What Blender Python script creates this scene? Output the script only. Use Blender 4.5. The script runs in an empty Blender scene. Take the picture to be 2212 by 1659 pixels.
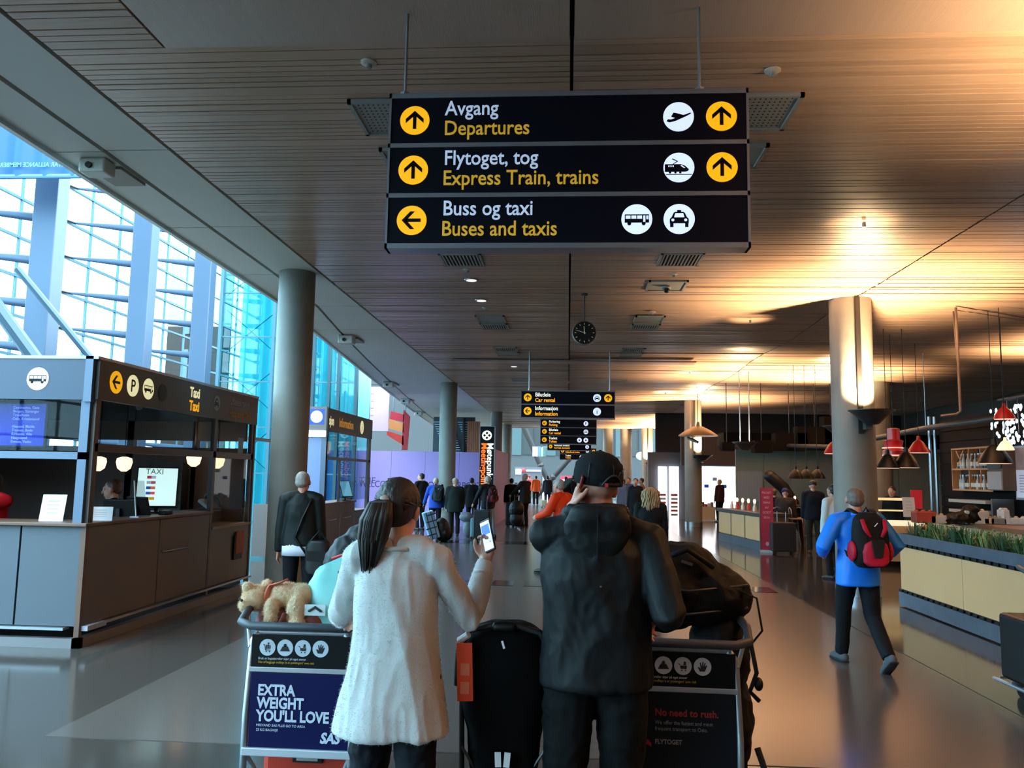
import bpy, math, random, bmesh
from mathutils import Vector, Matrix, noise, Euler
V = Vector
random.seed(7)
C = bpy.context.scene.collection
S = bpy.context.scene
PI = math.pi
# ------------------------------------------------------------ camera, sky, exposure
EYE = 1.7
cam = bpy.data.objects.new('camera', bpy.data.cameras.new('camera')); C.objects.link(cam)
S.camera = cam
Fp = 1750.0
cam.data.sensor_fit = 'HORIZONTAL'; cam.data.sensor_width = 36.0; cam.data.lens = 36.0*Fp/2212
cam.data.clip_start = .05; cam.data.clip_end = 400
_d = V((1227-1106, -(1028-829.5), -Fp)).normalized()
_u = V((math.sin(.009), math.cos(.009), 0)); _u = (_u-_d*_u.dot(_d)).normalized()
_x = _d.cross(_u)
CR = Matrix((_x, _d, _u))
cam.matrix_world = Matrix.Translation((0, 0, EYE)) @ CR.to_4x4()
def at(px, py, Y):                       # a photo position at a true distance Y down the hall
    r = CR @ V((px-1106, -(py-829.5), -Fp)); t = Y/r.y
    return V((r.x*t, Y, EYE+r.z*t))
S.view_settings.view_transform = 'Standard'; S.view_settings.look = 'None'
S.view_settings.exposure = 0.55; S.view_settings.gamma = 1; S.view_settings.use_curve_mapping = False
W = bpy.data.worlds.new('sky'); S.world = W; W.use_nodes = True
wb = W.node_tree.nodes['Background']; wb.inputs[0].default_value = (.66, .88, 1.0, 1); wb.inputs[1].default_value = 9
S.cycles.max_bounces = 8; S.cycles.diffuse_bounces = 4; S.cycles.glossy_bounces = 4; S.cycles.transparent_max_bounces = 16
S.cycles.caustics_reflective = False; S.cycles.caustics_refractive = False; S.cycles.sample_clamp_indirect = 4

# ------------------------------------------------------------ materials
def lin(c):
    return tuple(((v/255)/12.92 if v/255 <= .04045 else (((v/255)+.055)/1.055)**2.4) for v in c)+(1,)
MATS = {}
def mat(name, col, rough=.6, metal=0, var=0, vscale=3, bump=0, bscale=60, stretch=None, spec=.5, emit=0, rnd=0, coat=0, sheen=0, bdist=.01, alpha=1):
    if name in MATS: return MATS[name]
    m = bpy.data.materials.new(name); m.use_nodes = True; MATS[name] = m
    nt = m.node_tree; N = nt.nodes; L = nt.links; b = N['Principled BSDF']
    c = lin(col); b.inputs['Base Color'].default_value = c
    b.inputs['Roughness'].default_value = rough; b.inputs['Metallic'].default_value = metal
    b.inputs['Specular IOR Level'].default_value = spec; b.inputs['Coat Weight'].default_value = coat
    b.inputs['Sheen Weight'].default_value = sheen
    if emit: b.inputs['Emission Color'].default_value = c; b.inputs['Emission Strength'].default_value = emit*.72
    if var or bump or rnd:
        tc = N.new('ShaderNodeTexCoord'); mp = N.new('ShaderNodeMapping'); L.new(tc.outputs['Object'], mp.inputs[0])
        if stretch: mp.inputs['Scale'].default_value = stretch
    if var or rnd:
        hs = N.new('ShaderNodeHueSaturation'); hs.inputs['Color'].default_value = c
        L.new(hs.outputs[0], b.inputs['Base Color'])
        last = None
        if var:
            nz = N.new('ShaderNodeTexNoise'); nz.inputs['Scale'].default_value = vscale; nz.inputs['Detail'].default_value = 5
            L.new(mp.outputs[0], nz.inputs[0])
            mr = N.new('ShaderNodeMapRange'); mr.inputs['From Min'].default_value = .25; mr.inputs['From Max'].default_value = .75
            mr.inputs['To Min'].default_value = 1-var; mr.inputs['To Max'].default_value = 1+var
            L.new(nz.outputs[0], mr.inputs[0]); last = mr.outputs[0]
        if rnd:
            oi = N.new('ShaderNodeObjectInfo'); mr2 = N.new('ShaderNodeMapRange')
            mr2.inputs['To Min'].default_value = 1-rnd; mr2.inputs['To Max'].default_value = 1+rnd
            L.new(oi.outputs['Random'], mr2.inputs[0])
            if last is not None:
                mu = N.new('ShaderNodeMath'); mu.operation = 'MULTIPLY'; L.new(last, mu.inputs[0]); L.new(mr2.outputs[0], mu.inputs[1]); last = mu.outputs[0]
            else: last = mr2.outputs[0]
        L.new(last, hs.inputs['Value'])
    if bump:
        n2 = N.new('ShaderNodeTexNoise'); n2.inputs['Scale'].default_value = bscale; n2.inputs['Detail'].default_value = 4
        L.new(mp.outputs[0], n2.inputs[0]); bp = N.new('ShaderNodeBump'); bp.inputs['Strength'].default_value = bump; bp.inputs['Distance'].default_value = bdist
        L.new(n2.outputs[0], bp.inputs['Height']); L.new(bp.outputs[0], b.inputs['Normal'])
    return m
def glass(name, tint, refl=.03, ior=1.35):
    m = bpy.data.materials.new(name); m.use_nodes = True; MATS[name] = m
    nt = m.node_tree; N = nt.nodes; L = nt.links; N.remove(N['Principled BSDF'])
    t = N.new('ShaderNodeBsdfTransparent'); t.inputs[0].default_value = lin(tint)
    g = N.new('ShaderNodeBsdfGlossy'); g.inputs['Roughness'].default_value = .02
    fr = N.new('ShaderNodeFresnel'); fr.inputs[0].default_value = ior
    ad = N.new('ShaderNodeMath'); ad.operation = 'ADD'; ad.inputs[1].default_value = refl; L.new(fr.outputs[0], ad.inputs[0])
    ge = N.new('ShaderNodeNewGeometry'); iv = N.new('ShaderNodeMath'); iv.operation = 'SUBTRACT'; iv.inputs[0].default_value = 1; L.new(ge.outputs['Backfacing'], iv.inputs[1])
    mu = N.new('ShaderNodeMath'); mu.operation = 'MULTIPLY'; L.new(ad.outputs[0], mu.inputs[0]); L.new(iv.outputs[0], mu.inputs[1])
    mx = N.new('ShaderNodeMixShader'); L.new(mu.outputs[0], mx.inputs[0]); L.new(t.outputs[0], mx.inputs[1]); L.new(g.outputs[0], mx.inputs[2])
    L.new(mx.outputs[0], N['Material Output'].inputs[0]); return m
# ------------------------------------------------------------ mesh builder
class MB:
    def __init__(s): s.v = []; s.f = []
    def add(s, vs, fs):
        o = len(s.v); s.v += [tuple(p) for p in vs]; s.f += [tuple(i+o for i in f) for f in fs]; return s
    def box(s, c, d, rz=0, M=None):
        x, y, z = [k/2 for k in d]; R = M or Matrix.Rotation(rz, 3, 'Z'); c = V(c)
        vs = [c+R@V((a*x, b*y, e*z)) for e in (-1, 1) for b in (-1, 1) for a in (-1, 1)]
        return s.add(vs, [(0, 2, 3, 1), (4, 5, 7, 6), (0, 1, 5, 4), (2, 6, 7, 3), (0, 4, 6, 2), (1, 3, 7, 5)])
    def b2(s, x0, x1, y0, y1, z0, z1): return s.box(((x0+x1)/2, (y0+y1)/2, (z0+z1)/2), (abs(x1-x0), abs(y1-y0), abs(z1-z0)))
    def tube(s, pts, rad, n=10, cap=True, round_=False, flat=None):
        pts = [V(p) for p in pts]; k = len(pts)
        if not hasattr(rad, '__len__'): rad = [rad]*k
        rad = list(rad)
        if round_:
            d0 = (pts[0]-pts[1]).normalized(); d1 = (pts[-1]-pts[-2]).normalized()
            rad = [r if hasattr(r, '__len__') else (r, r) for r in rad]; r0, r1 = rad[0], rad[-1]; a, b = min(r0), min(r1); m = lambda r, f: (r[0]*f, r[1]*f)
            pts = [pts[0]+d0*a*.95, pts[0]+d0*a*.75, pts[0]+d0*a*.4]+pts+[pts[-1]+d1*b*.4, pts[-1]+d1*b*.75, pts[-1]+d1*b*.95]
            rad = [m(r0, .2), m(r0, .65), m(r0, .92)]+rad+[m(r1, .92), m(r1, .65), m(r1, .2)]; k = len(pts)
        vs = []; up = None
        for i in range(k):
            t = (pts[min(i+1, k-1)]-pts[max(i-1, 0)]).normalized()
            if up is None:
                up = V((0, 0, 1)) if abs(t.z) < .9 else V((0, 1, 0))
                if flat: up = V(flat)
            sx = t.cross(up)
            if sx.length < 1e-4: sx = t.orthogonal()
            sx.normalize(); up = sx.cross(t).normalized()
            r = rad[i]; ra, rb = (r if hasattr(r, '__len__') else (r, r))
            for j in range(n):
                a = 2*PI*j/n; vs.append(pts[i]+sx*math.cos(a)*ra+up*math.sin(a)*rb)
        fs = [(i*n+j, i*n+(j+1) % n, (i+1)*n+(j+1) % n, (i+1)*n+j) for i in range(k-1) for j in range(n)]
        if cap: fs += [tuple(range(n-1, -1, -1)), tuple((k-1)*n+j for j in range(n))]
        return s.add(vs, fs)
    def lathe(s, prof, c=(0, 0, 0), n=24, M=None):
        c = V(c); vs = []
        for r, z in prof:
            for j in range(n):
                p = V((math.cos(2*PI*j/n)*r, math.sin(2*PI*j/n)*r, z)); vs.append(c+(M@p if M else p))
        k = len(prof)
        fs = [(i*n+j, i*n+(j+1) % n, (i+1)*n+(j+1) % n, (i+1)*n+j) for i in range(k-1) for j in range(n)]
        fs += [tuple(range(n-1, -1, -1)), tuple((k-1)*n+j for j in range(n))]
        return s.add(vs, fs)
    def ell(s, c, r, M=None, n=14, m=9):
        if not hasattr(r, '__len__'): r = (r, r, r)
        c = V(c); prof = [(math.sin(PI*(i+.35)/(m-.3)), -math.cos(PI*(i+.35)/(m-.3))) for i in range(m)]
        vs = []
        for a, z in prof:
            for j in range(n):
                p = V((math.cos(2*PI*j/n)*a*r[0], math.sin(2*PI*j/n)*a*r[1], z*r[2])); vs.append(c+(M@p if M else p))
        fs = [(i*n+j, i*n+(j+1) % n, (i+1)*n+(j+1) % n, (i+1)*n+j) for i in range(m-1) for j in range(n)]
        fs += [tuple(range(n-1, -1, -1)), tuple((m-1)*n+j for j in range(n))]
        return s.add(vs, fs)
    def loft(s, rings, n=20, e=2.3):         # rings (x, y, z, rx, ry)
        vs = []
        for x, y, z, rx, ry in rings:
            for j in range(n):
                a = 2*PI*j/n; ca, sa = math.cos(a), math.sin(a)
                vs.append(V((x+math.copysign(abs(ca)**(2/e), ca)*rx, y+math.copysign(abs(sa)**(2/e), sa)*ry, z)))
        k = len(rings); up = rings[-1][2] > rings[0][2]
        fs = [(i*n+j, i*n+(j+1) % n, (i+1)*n+(j+1) % n, (i+1)*n+j) for i in range(k-1) for j in range(n)]
        fs += [tuple(range(n-1, -1, -1)), tuple((k-1)*n+j for j in range(n))]
        if not up: fs = [tuple(reversed(f)) for f in fs]
        return s.add(vs, fs)
    def mesh(s, name): 
        me = bpy.data.meshes.new(name); me.from_pydata(s.v, [], s.f); me.update(); return me
    def obj(s, name, m, parent=None, smooth=False, bevel=0, label=None, kind=None):
        me = s.mesh(name); me.materials.append(m)
        if bevel:
            bm = bmesh.new(); bm.from_mesh(me)
            bmesh.ops.bevel(bm, geom=bm.edges[:], offset=bevel, segments=2, profile=.5, affect='EDGES', clamp_overlap=True)
            bm.to_mesh(me); bm.free()
        if smooth:
            me.polygons.foreach_set('use_smooth', [True]*len(me.polygons)); 
            if smooth == 'auto': me.set_sharp_from_angle(angle=.7)
        return put(me, name, parent, label, kind)
    def blob(s, name, m, parent, vox, it=4, fold=None, label=None):  # one continuous surface from overlapping forms
        me = s.mesh(name); o = bpy.data.objects.new('tmp', me); C.objects.link(o)
        r = o.modifiers.new('r', 'REMESH'); r.mode = 'VOXEL'; r.voxel_size = vox; r.use_smooth_shade = True
        k = o.modifiers.new('s', 'SMOOTH'); k.factor = .5; k.iterations = it
        dg = bpy.context.evaluated_depsgraph_get(); dg.update()
        m2 = bpy.data.meshes.new_from_object(o.evaluated_get(dg)); bpy.data.objects.remove(o); bpy.data.meshes.remove(me)
        m2.name = name; m2.materials.clear(); m2.materials.append(m)
        if fold:
            amp, sc, off, z = fold
            no = [v.normal.copy() for v in m2.vertices]
            for v, nn in zip(m2.vertices, no):
                p = v.co; q = V((p.x*sc, p.y*sc, p.z*sc*z+off))
                w = 1-abs(noise.noise(q)); w2 = 1-abs(noise.noise(q*2.7+V((5, 2, 1)))); v.co = p+nn*amp*((w-.72)+.35*(w2-.75))
        m2.polygons.foreach_set('use_smooth', [True]*len(m2.polygons))
        return put(m2, name, parent, label)
def put(me, name, parent=None, label=None, kind=None, loc=None):
    o = bpy.data.objects.new(name, me); C.objects.link(o)
    if parent: o.parent = parent
    if label: o['label'] = label
    if kind: o['kind'] = kind
    if loc: o.location = loc
    return o
def thing(name, label, cat, loc=(0, 0, 0), rz=0, group=None, sc=1):
    o = bpy.data.objects.new(name, None); C.objects.link(o); o.empty_display_size = .1
    o.location = loc; o.rotation_euler = (0, 0, rz); o.scale = (sc, sc, sc); o['label'] = label; o['category'] = cat
    if group: o['group'] = group
    return o
def tag(o, label, cat, group=None):
    o['label'] = label; o['category'] = cat
    if group: o['group'] = group
    return o
def struct(o): o['kind'] = 'structure'; return o
def copy_tree(o, loc, rz=None, label=None, parent=None):
    c = o.copy(); C.objects.link(c)
    if parent: c.parent = parent
    else:
        c.location = loc
        if rz is not None: c.rotation_euler = (0, 0, rz)
        if label: c['label'] = label
    for ch in list(o.children): copy_tree(ch, None, parent=c)
    return c
# ---- flat graphics in a panel's own plane: origin, right, up, outward normal
class Pl:
    def __init__(s, o, u, v): s.o = V(o); s.u = V(u).normalized(); s.v = V(v).normalized(); s.n = s.u.cross(s.v)
    def p(s, a, b, d=0): return s.o+s.u*a+s.v*b+s.n*d
    def add(s, mb, pts, d0, d1):
        n = len(pts); vs = [s.p(a, b, d1) for a, b in pts]+[s.p(a, b, d0) for a, b in pts]
        fs = [tuple(range(n)), tuple(range(2*n-1, n-1, -1))]+[(i, i+n, (i+1) % n+n, (i+1) % n) for i in range(n)]
        mb.add(vs, fs)
    def shape(s, name, polys, m, parent, d0=0, d1=.003, label=None, kind=None):
        mb = MB()
        for pts in polys:
            ar = sum(pts[i][0]*pts[(i+1) % len(pts)][1]-pts[(i+1) % len(pts)][0]*pts[i][1] for i in range(len(pts)))
            s.add(mb, pts if ar > 0 else pts[::-1], d0, d1)
        return mb.obj(name, m, parent, label=label, kind=kind)
    def text(s, t, size, a, b, m, parent, d=.002, wx=.9, align='LEFT', bold=.012, name='lettering', rot=0, mirror=False):
        me = txt(t, bold, align)
        o = bpy.data.objects.new(name, me.copy()); C.objects.link(o); o.data.materials.append(m)
        R = Matrix((s.u, s.v, s.n)).transposed().to_4x4() @ Matrix.Rotation(rot, 4, 'Z') @ Matrix.Diagonal((size*wx*(-1 if mirror else 1), size, 1, 1))
        o.data.transform(Matrix.Translation(s.p(a, b, d)) @ R)
        if mirror: o.data.flip_normals()
        if parent: o.parent = parent
        return o
TX = {}
def txt(t, bold=.012, align='LEFT'):
    k = (t, bold, align)
    if k not in TX:
        cu = bpy.data.curves.new('t', 'FONT'); cu.body = t; cu.offset = bold; cu.align_x = align; cu.resolution_u = 3
        cu.space_line = .95; cu.extrude = .001
        o = bpy.data.objects.new('t', cu); C.objects.link(o); dg = bpy.context.evaluated_depsgraph_get(); dg.update()
        TX[k] = bpy.data.meshes.new_from_object(o.evaluated_get(dg)); bpy.data.objects.remove(o)
    return TX[k]
def circ(a, b, r, n=36): return [(a+r*math.cos(2*PI*i/n), b+r*math.sin(2*PI*i/n)) for i in range(n)]
def xf(polys, a, b, r, rot=0): 
    c, s = math.cos(rot), math.sin(rot)
    return [[(a+r*(x*c-y*s), b+r*(x*s+y*c)) for x, y in p] for p in polys]
def rc(x0, y0, x1, y1): return [(x0, y0), (x1, y0), (x1, y1), (x0, y1)]
ICON = {
 'arrow': [rc(-.12, -.62, .12, .42), [(0, .68), (-.62, .1), (-.62, -.2), (0, .36), (.62, -.2), (.62, .1)]],
 'plane': [[(-.8, -.32), (-.72, -.18), (-.5, -.2), (.1, .02), (.8, .28), (.82, .2), (.5, .02), (-.2, -.3), (-.6, -.4)], [(-.35, .28), (-.2, .26), (.35, .1), (.15, -.05)], [(-.15, -.12), (-.5, .0), (-.35, .27), (.2, .1)]],
 'train': [[(-.93, -.3), (-.93, .22), (.12, .22), (.42, .1), (.66, -.14), (.6, -.26), (.42, -.3)], rc(-.66, -.42, -.52, -.3), rc(-.3, -.42, -.16, -.3), rc(.02, -.42, .16, -.3), rc(-.85, -.52, .85, -.47), [(-.46, .56), (-.42, .62), (-.14, .42), (-.38, .26), (-.42, .22), (-.36, .22), (-.04, .42)]],
 'train_w': [rc(-.7, .02, -.62, .13), rc(-.56, .02, -.48, .13), rc(-.42, .02, -.34, .13), [(.1, .12), (.2, .14), (.42, -.04), (.3, -.04)]],
 'bus': [rc(-.8, -.24, .8, .32), circ(-.5, -.3, .13, 14), circ(.45, -.3, .13, 14)],
 'bus_w': [rc(-.74, .02, -.42, .24), rc(-.36, .02, -.04, .24), rc(.02, .02, .34, .24), rc(.42, -.2, .56, .24), rc(.62, -.02, .76, .24)],
 'taxi': [[(-.62, -.3), (-.62, .0), (-.5, .12), (-.36, .42), (-.25, .48), (.25, .48), (.36, .42), (.5, .12), (.62, .0), (.62, -.3)], rc(-.6, -.56, -.38, -.3), rc(.38, -.56, .6, -.3), rc(-.13, .48, .13, .6)],
 'taxi_w': [[(-.34, .1), (-.26, .38), (.26, .38), (.34, .1)], circ(-.42, -.08, .1, 12), circ(.42, -.08, .1, 12)],
 'cart': [[(-.6, .4), (-.6, .3), (-.42, .3), (-.3, -.4), (.45, -.4), (.45, -.3), (-.22, -.3), (-.35, .4)], rc(-.2, -.2, 0, .35), rc(.05, -.2, .22, .4), rc(.27, -.2, .42, .3), circ(-.15, -.55, .09, 12), circ(.32, -.55, .09, 12), circ(.13, .55, .13, 12)],
 'weight': [[(-.7, -.45), (-.35, .2), (.35, .2), (.7, -.45)], circ(0, .35, .22, 16), rc(-.1, .1, .1, .3)],
 'child': [[(-.6, .35), (-.6, .25), (-.4, .25), (-.3, -.35), (.45, -.35), (.5, .05), (-.3, .05)], circ(.25, .42, .16, 12), rc(.05, .1, .4, .28), circ(-.15, -.55, .09, 12), circ(.32, -.55, .09, 12)],
 'hand': [[(-.35, -.6), (-.6, -.1), (-.5, -.02), (-.25, -.2), (-.35, .5), (-.2, .52), (-.08, .05), (0, .6), (.14, .6), (.12, .05), (.3, .5), (.42, .45), (.28, 0), (.5, .22), (.6, .14), (.3, -.6)]],
 'meet': [[(-.1, .25), (-.3, .5), (0, .85), (.3, .5), (.1, .25)], [(-.1, -.25), (-.3, -.5), (0, -.85), (.3, -.5), (.1, -.25)], [(.25, -.1), (.5, -.3), (.85, 0), (.5, .3), (.25, .1)], [(-.25, -.1), (-.5, -.3), (-.85, 0), (-.5, .3), (-.25, .1)]],
 'dot': [circ(0, 0, .35, 14)],
}
YEL = mat('lit_yellow', (250, 178, 10), .5, emit=.75); WHT = mat('lit_white', (214, 230, 255), .5, emit=.8); NAVY = mat('sign_navy', (1, 5, 20), .4, spec=.2)
YELD = mat('print_yellow', (205, 160, 40), .5); GREY_AL = mat('aluminium', (150, 155, 165), .35, .8); DARKF = mat('dark_frame', (45, 42, 42), .4, .3)
BLK = mat('black_plastic', (5, 5, 6), .5, spec=.35); WPAP = mat('white_paper', (225, 228, 232), .7); STEEL = mat('brushed_steel', (150, 155, 160), .3, .9)
def badge(pl, kind, a, b, r, parent, col=None, rot=0, d=.004):
    base = col or (YEL if kind == 'arrow' else WHT)
    o = pl.shape('disc', [circ(a, b, r)], base, parent, 0, d)
    if kind in ICON: pl.shape('pictogram', xf(ICON[kind], a, b, r*.98, rot), NAVY, parent, d, d+.002)
    if kind+'_w' in ICON: pl.shape('pictogram', xf(ICON[kind+'_w'], a, b, r*.98, rot), base, parent, d+.002, d+.003)
    if len(kind) == 1: pl.text(kind, r*1.6, a, b-r*.55, NAVY, parent, d+.001, 1, 'CENTER')

# ------------------------------------------------------------ big structure
H = 4.48                                   # ceiling height
CONC = mat('concrete', (118, 118, 112), .55, var=.16, vscale=2.2, bump=.15, bscale=25)
WOOD = mat('ceiling_wood', (186, 156, 134), .34, var=.13, vscale=2.5, stretch=(1, 14, 14), rnd=.12, spec=.5, bump=.1, bscale=6)
SOF = mat('soffit_grey', (206, 212, 208), .6, var=.04, vscale=1.5)
FRM = mat('facade_steel', (58, 76, 98), .4, .2)
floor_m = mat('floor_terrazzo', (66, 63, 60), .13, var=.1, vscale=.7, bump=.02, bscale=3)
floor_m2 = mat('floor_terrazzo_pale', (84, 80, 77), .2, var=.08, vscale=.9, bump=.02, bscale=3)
floor_d = mat('floor_inlay_dark', (34, 34, 36), .12)
fl = struct(MB().b2(-40, 30, -24, 95, -.3, 0).obj('floor', floor_m)); fl.name = 'floor'
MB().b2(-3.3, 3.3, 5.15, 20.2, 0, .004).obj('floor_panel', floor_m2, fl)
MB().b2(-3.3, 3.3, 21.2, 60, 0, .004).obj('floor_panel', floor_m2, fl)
MB().b2(3.34, 9, 3.0, 22, 0, .004).obj('floor_panel', mat('floor_terrazzo_warmlit', (74, 66, 60), .1, var=.08, vscale=.8), fl)  # right zone, shinier; warm ceiling reflection put into its colour
dm = None
for i in range(13):
    for yy in (13.0, 20.5):
        x = -3.0+i*.5
        if dm is None: dm = MB().b2(-.17, .17, -.3, .3, .004, .008).mesh('floor_inlay'); dm.materials.append(floor_d)
        put(dm, 'floor_inlay', fl, loc=(x, yy, 0))
struct(MB().b2(-60, -12.6, -60, 140, -.4, -.1).obj('ground', mat('snowy_ground', (170, 175, 180), .8, var=.1)))
# ceiling slab and slats
ceil = struct(MB().b2(-3.5, 14, -24, 48, H+.09, H+.3).obj('ceiling', mat('ceiling_void', (22, 18, 16), .9)))
smooth = mat('ceiling_board', (188, 162, 146), .4, var=.05, vscale=1.5, rnd=.04, bump=.25, bscale=30, stretch=(14, .3, 1))
for x0, x1, y0 in ((-2.69, -.015, -24), (.015, 2.88, -24)):
    MB().b2(x0, x1, y0, 4.93, H, H+.05).obj('ceiling_board', smooth, ceil)
pat = [.072, .072, .072, .13, .072, .072, .1, .072, .13, .072, .072]
secs = [(-3.48, -.012), (.012, 4.36), (4.385, 13.9)]
mcache = {}
def slat_mesh(x0, x1, w):
    k = (x0, x1, w)
    if k not in mcache:
        mb = MB(); mb.b2(x0, x1, -w/2+.006, w/2-.006, 0, .03)
        me = mb.mesh('slat'); me.materials.append(WOOD); mcache[k] = me
    return mcache[k]
y = 3.4; i = 0; rest = [MB(), MB(), MB()]
WV = lambda x, y: 0 if y < 10 else (.035*math.sin(y*1.05+.3)*min(1, (y-10)/4))
rs = random.Random(3); count = 0
while y < 48:
    w = pat[i % len(pat)]; i += 1; yc = y+w/2; y += w
    for q, (x0, x1) in enumerate(secs):
        X0, X1 = x0, x1
        runs = [(x0, x1)]
        if yc < 4.95:
            runs = [(-3.48, -2.71)] if q == 0 else ([] if q == 1 else [(4.385, 13.9)])
            if q == 1: runs = [(2.9, 4.36)]
        for a, b in runs:
            if yc < 11.2:
                put(slat_mesh(a, b, w), 'slat', ceil, loc=(0, yc, H+rs.uniform(-.003, .003)))
                count += 1
            else:
                tilt = (rs.uniform(-1, 1)*.006) + (0 if q == 0 else .035*math.cos(yc*1.05+.3)*1.05*w*.5*min(1, (yc-10)/4))
                z = H+(WV(0, yc) if q else 0)+rs.uniform(-.003, .003); hw = w/2-.006
                vs = [(a, yc-hw, z-tilt), (b, yc-hw, z-tilt), (b, yc+hw, z+tilt), (a, yc+hw, z+tilt)]
                vs += [(p[0], p[1], p[2]+.03) for p in vs]
                rest[q].add(vs, [(0, 3, 2, 1), (4, 5, 6, 7), (0, 1, 5, 4), (1, 2, 6, 5), (2, 3, 7, 6), (3, 0, 4, 7)])
WOOD2 = mat('ceiling_wood_far', (186, 156, 134), .34, var=.13, vscale=2.5, stretch=(1, 14, 14), spec=.5, bump=.1, bscale=6)
for r in rest: r.obj('far_slats', WOOD2, ceil, kind='stuff')
# slats behind the camera
bk = MB()
for j in range(60): bk.b2(2.9, 13.9, -20+j*.39, -20+j*.39+.36, H, H+.03)
bk.obj('far_slats', WOOD2, ceil, kind='stuff')
# soffit beside the slats, bending outwards with distance
edge = [(-24, -4.55, -4.08), (5.9, -4.6, -4.09), (12.8, -4.79, -4.2), (15.6, -5.07, -4.55), (19.2, -5.42, -4.95), (25.8, -6.05, -5.6), (35.7, -6.96, -6.5), (48, -7.9, -7.4)]
sof = struct(MB().obj('trim_1', SOF)); sof.name = 'trim_1'
def strip(name, pts, z0, z1, m, par):     # pts (y, xa, xb)
    mb = MB(); vs = []
    for yy, a, b in pts: vs += [(a, yy, z0), (b, yy, z0), (b, yy, z1), (a, yy, z1)]
    fs = [(0, 1, 2, 3)]
    for k in range(len(pts)-1):
        o = 4*k; fs += [(o+0, o+4, o+5, o+1), (o+1, o+5, o+6, o+2), (o+2, o+6, o+7, o+3), (o+3, o+7, o+4, o+0)]
    o = 4*(len(pts)-1); fs.append((o+3, o+2, o+1, o)); mb.add(vs, fs); return mb.obj(name, m, par)
def lerp_edge(yy, c):
    for k in range(len(edge)-1):
        if edge[k][0] <= yy <= edge[k+1][0]:
            t = (yy-edge[k][0])/(edge[k+1][0]-edge[k][0]); return edge[k][c]*(1-t)+edge[k+1][c]*t
ys = [-24, -12, -6, 0, 2.2, 4.4, 6.6, 8.8, 11, 13.2, 15.4, 17.6, 19.8, 22, 25, 28, 31, 34, 38, 42, 46, 48]
for k in range(len(ys)-1):
    a, b = ys[k]+.01, ys[k+1]-.01
    strip('soffit_panel', [(a, lerp_edge(a, 2)+.02, -3.52), (b, lerp_edge(b, 2)+.02, -3.52)], H, H+.2, SOF, sof)
    strip('soffit_panel', [(a, lerp_edge(a, 1)+.05, lerp_edge(a, 2)-.02), (b, lerp_edge(b, 1)+.05, lerp_edge(b, 2)-.02)], H-.01, H+.2, SOF, sof)
strip('soffit_backing', [(yy, a+.06, -3.5) for yy, a, b in edge], H+.1, H+.9, mat('void_dark', (30, 30, 30), .9), sof)
strip('soffit_lip', [(yy, a, a+.05) for yy, a, b in edge], H-.05, H+1.0, mat('lip_white', (215, 225, 225), .5), sof)
# closing walls
struct(MB().b2(-24, 14, -24.3, -24, -.1, 9).obj('wall_back', mat('wall_beige', (130, 124, 116), .8)))
struct(MB().b2(14, 14.3, -24, 60, 0, H+.3).obj('wall_right', mat('wall_dark', (60, 54, 50), .8)))
# ------------------------------------------------------------ columns
def column(px, py, x, y, r, label, warm=True, h=H+.05):
    t = thing('column', label, 'column', (x, y, 0), 0, 'round concrete columns of the hall')
    MB().lathe([(r, 0.0), (r, h)], n=48).obj('shaft', CONC, t, smooth='auto')
    MB().lathe([(r+.012, 0), (r+.012, .16), (r+.004, .165)], n=48).obj('base_ring', STEEL, t, smooth='auto')
    if warm:
        MB().b2(-.035, .035, -r-.03, -r+.02, 2.4, h-.05).obj('conduit', DARKF, t)
    return t
column(0, 0, -3.83, 10.95, .25, 'left round concrete column rising behind the taxi kiosk', False)
column(0, 0, 4.36, 12.75, .31, 'large round concrete column with an uplight behind the man in the blue jacket')
column(0, 0, -3.68, 24.6, .26, 'slim concrete column standing in front of the purple hoarding', False)
column(0, 0, 4.45, 29.4, .3, 'grey concrete column beside the candle-lit wooden counter')
column(0, 0, 4.45, 46.3, .33, 'far concrete column with a bright uplight glow near the shop fronts')
column(0, 0, -3.45, 45, .3, 'far left concrete column right of the meeting point totem', False)
column(0, 0, 3.35, 47.6, .35, 'thick plain column left of the far glowing column', False)
column(0, 0, 2.3, 47.6, .3, 'second thick plain column directly beside its twin near the cap wearer', False)
column(0, 0, -3.2, 36, .26, 'dark rear column between the totem and the pink hoarding end', False)
column(0, 0, 8.6, 23.5, .45, 'short thick column above the red pendant lamps', False)
# ------------------------------------------------------------ facade on the left
XF = -11.0
for yy in (15.96, 19.81, 23.28):
    t = thing('facade_post', {15.96: 'blue-grey steel post, nearest of the three seen through the glazing', 19.81: 'blue-grey steel post in the middle of the glazed facade', 23.28: 'narrow blue-grey steel post beside the turquoise glass box'}[yy], 'post', (XF, yy, 0), 0, 'steel posts of the glass facade')
    MB().b2(-.26, .26, -.2, .2, 0, 13).obj('post', FRM, t, bevel=.02)
    for k in range(13):
        z = 2.3+k*.93
        MB().tube([(-.2, 0, z), (-.7, -.05, z+.05), (-1.9, -.1, z+.16)], [(.05, .1), (.045, .085), (.025, .03)], 8).obj('bracket_arm', FRM, t, smooth='auto')
        MB().tube([(-1.9, -.1, z+.16), (-1.95, -.5, z+.14)], .03, 6).obj('arm_clamp', DARKF, t)
MUL = mat('mullion_teal', (70, 105, 120), .4, .3)
w1 = struct(MB().b2(-13.02, -12.98, -20, 40, 0, .15).obj('window_1', MUL))
for k in range(43): MB().b2(-13.03, -12.97, -20+k*1.4-.025, -20+k*1.4+.025, 0, 13).obj('mullion', MUL, w1)
for k in range(13): MB().b2(-13.04, -12.96, -20, 40, 2.44+k*.93-.03, 2.44+k*.93+.03).obj('transom', MUL, w1)
MB().b2(-13.005, -12.995, -20, 40, .1, 13).obj('pane', glass('glass_clear', (225, 244, 250)), w1)
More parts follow.
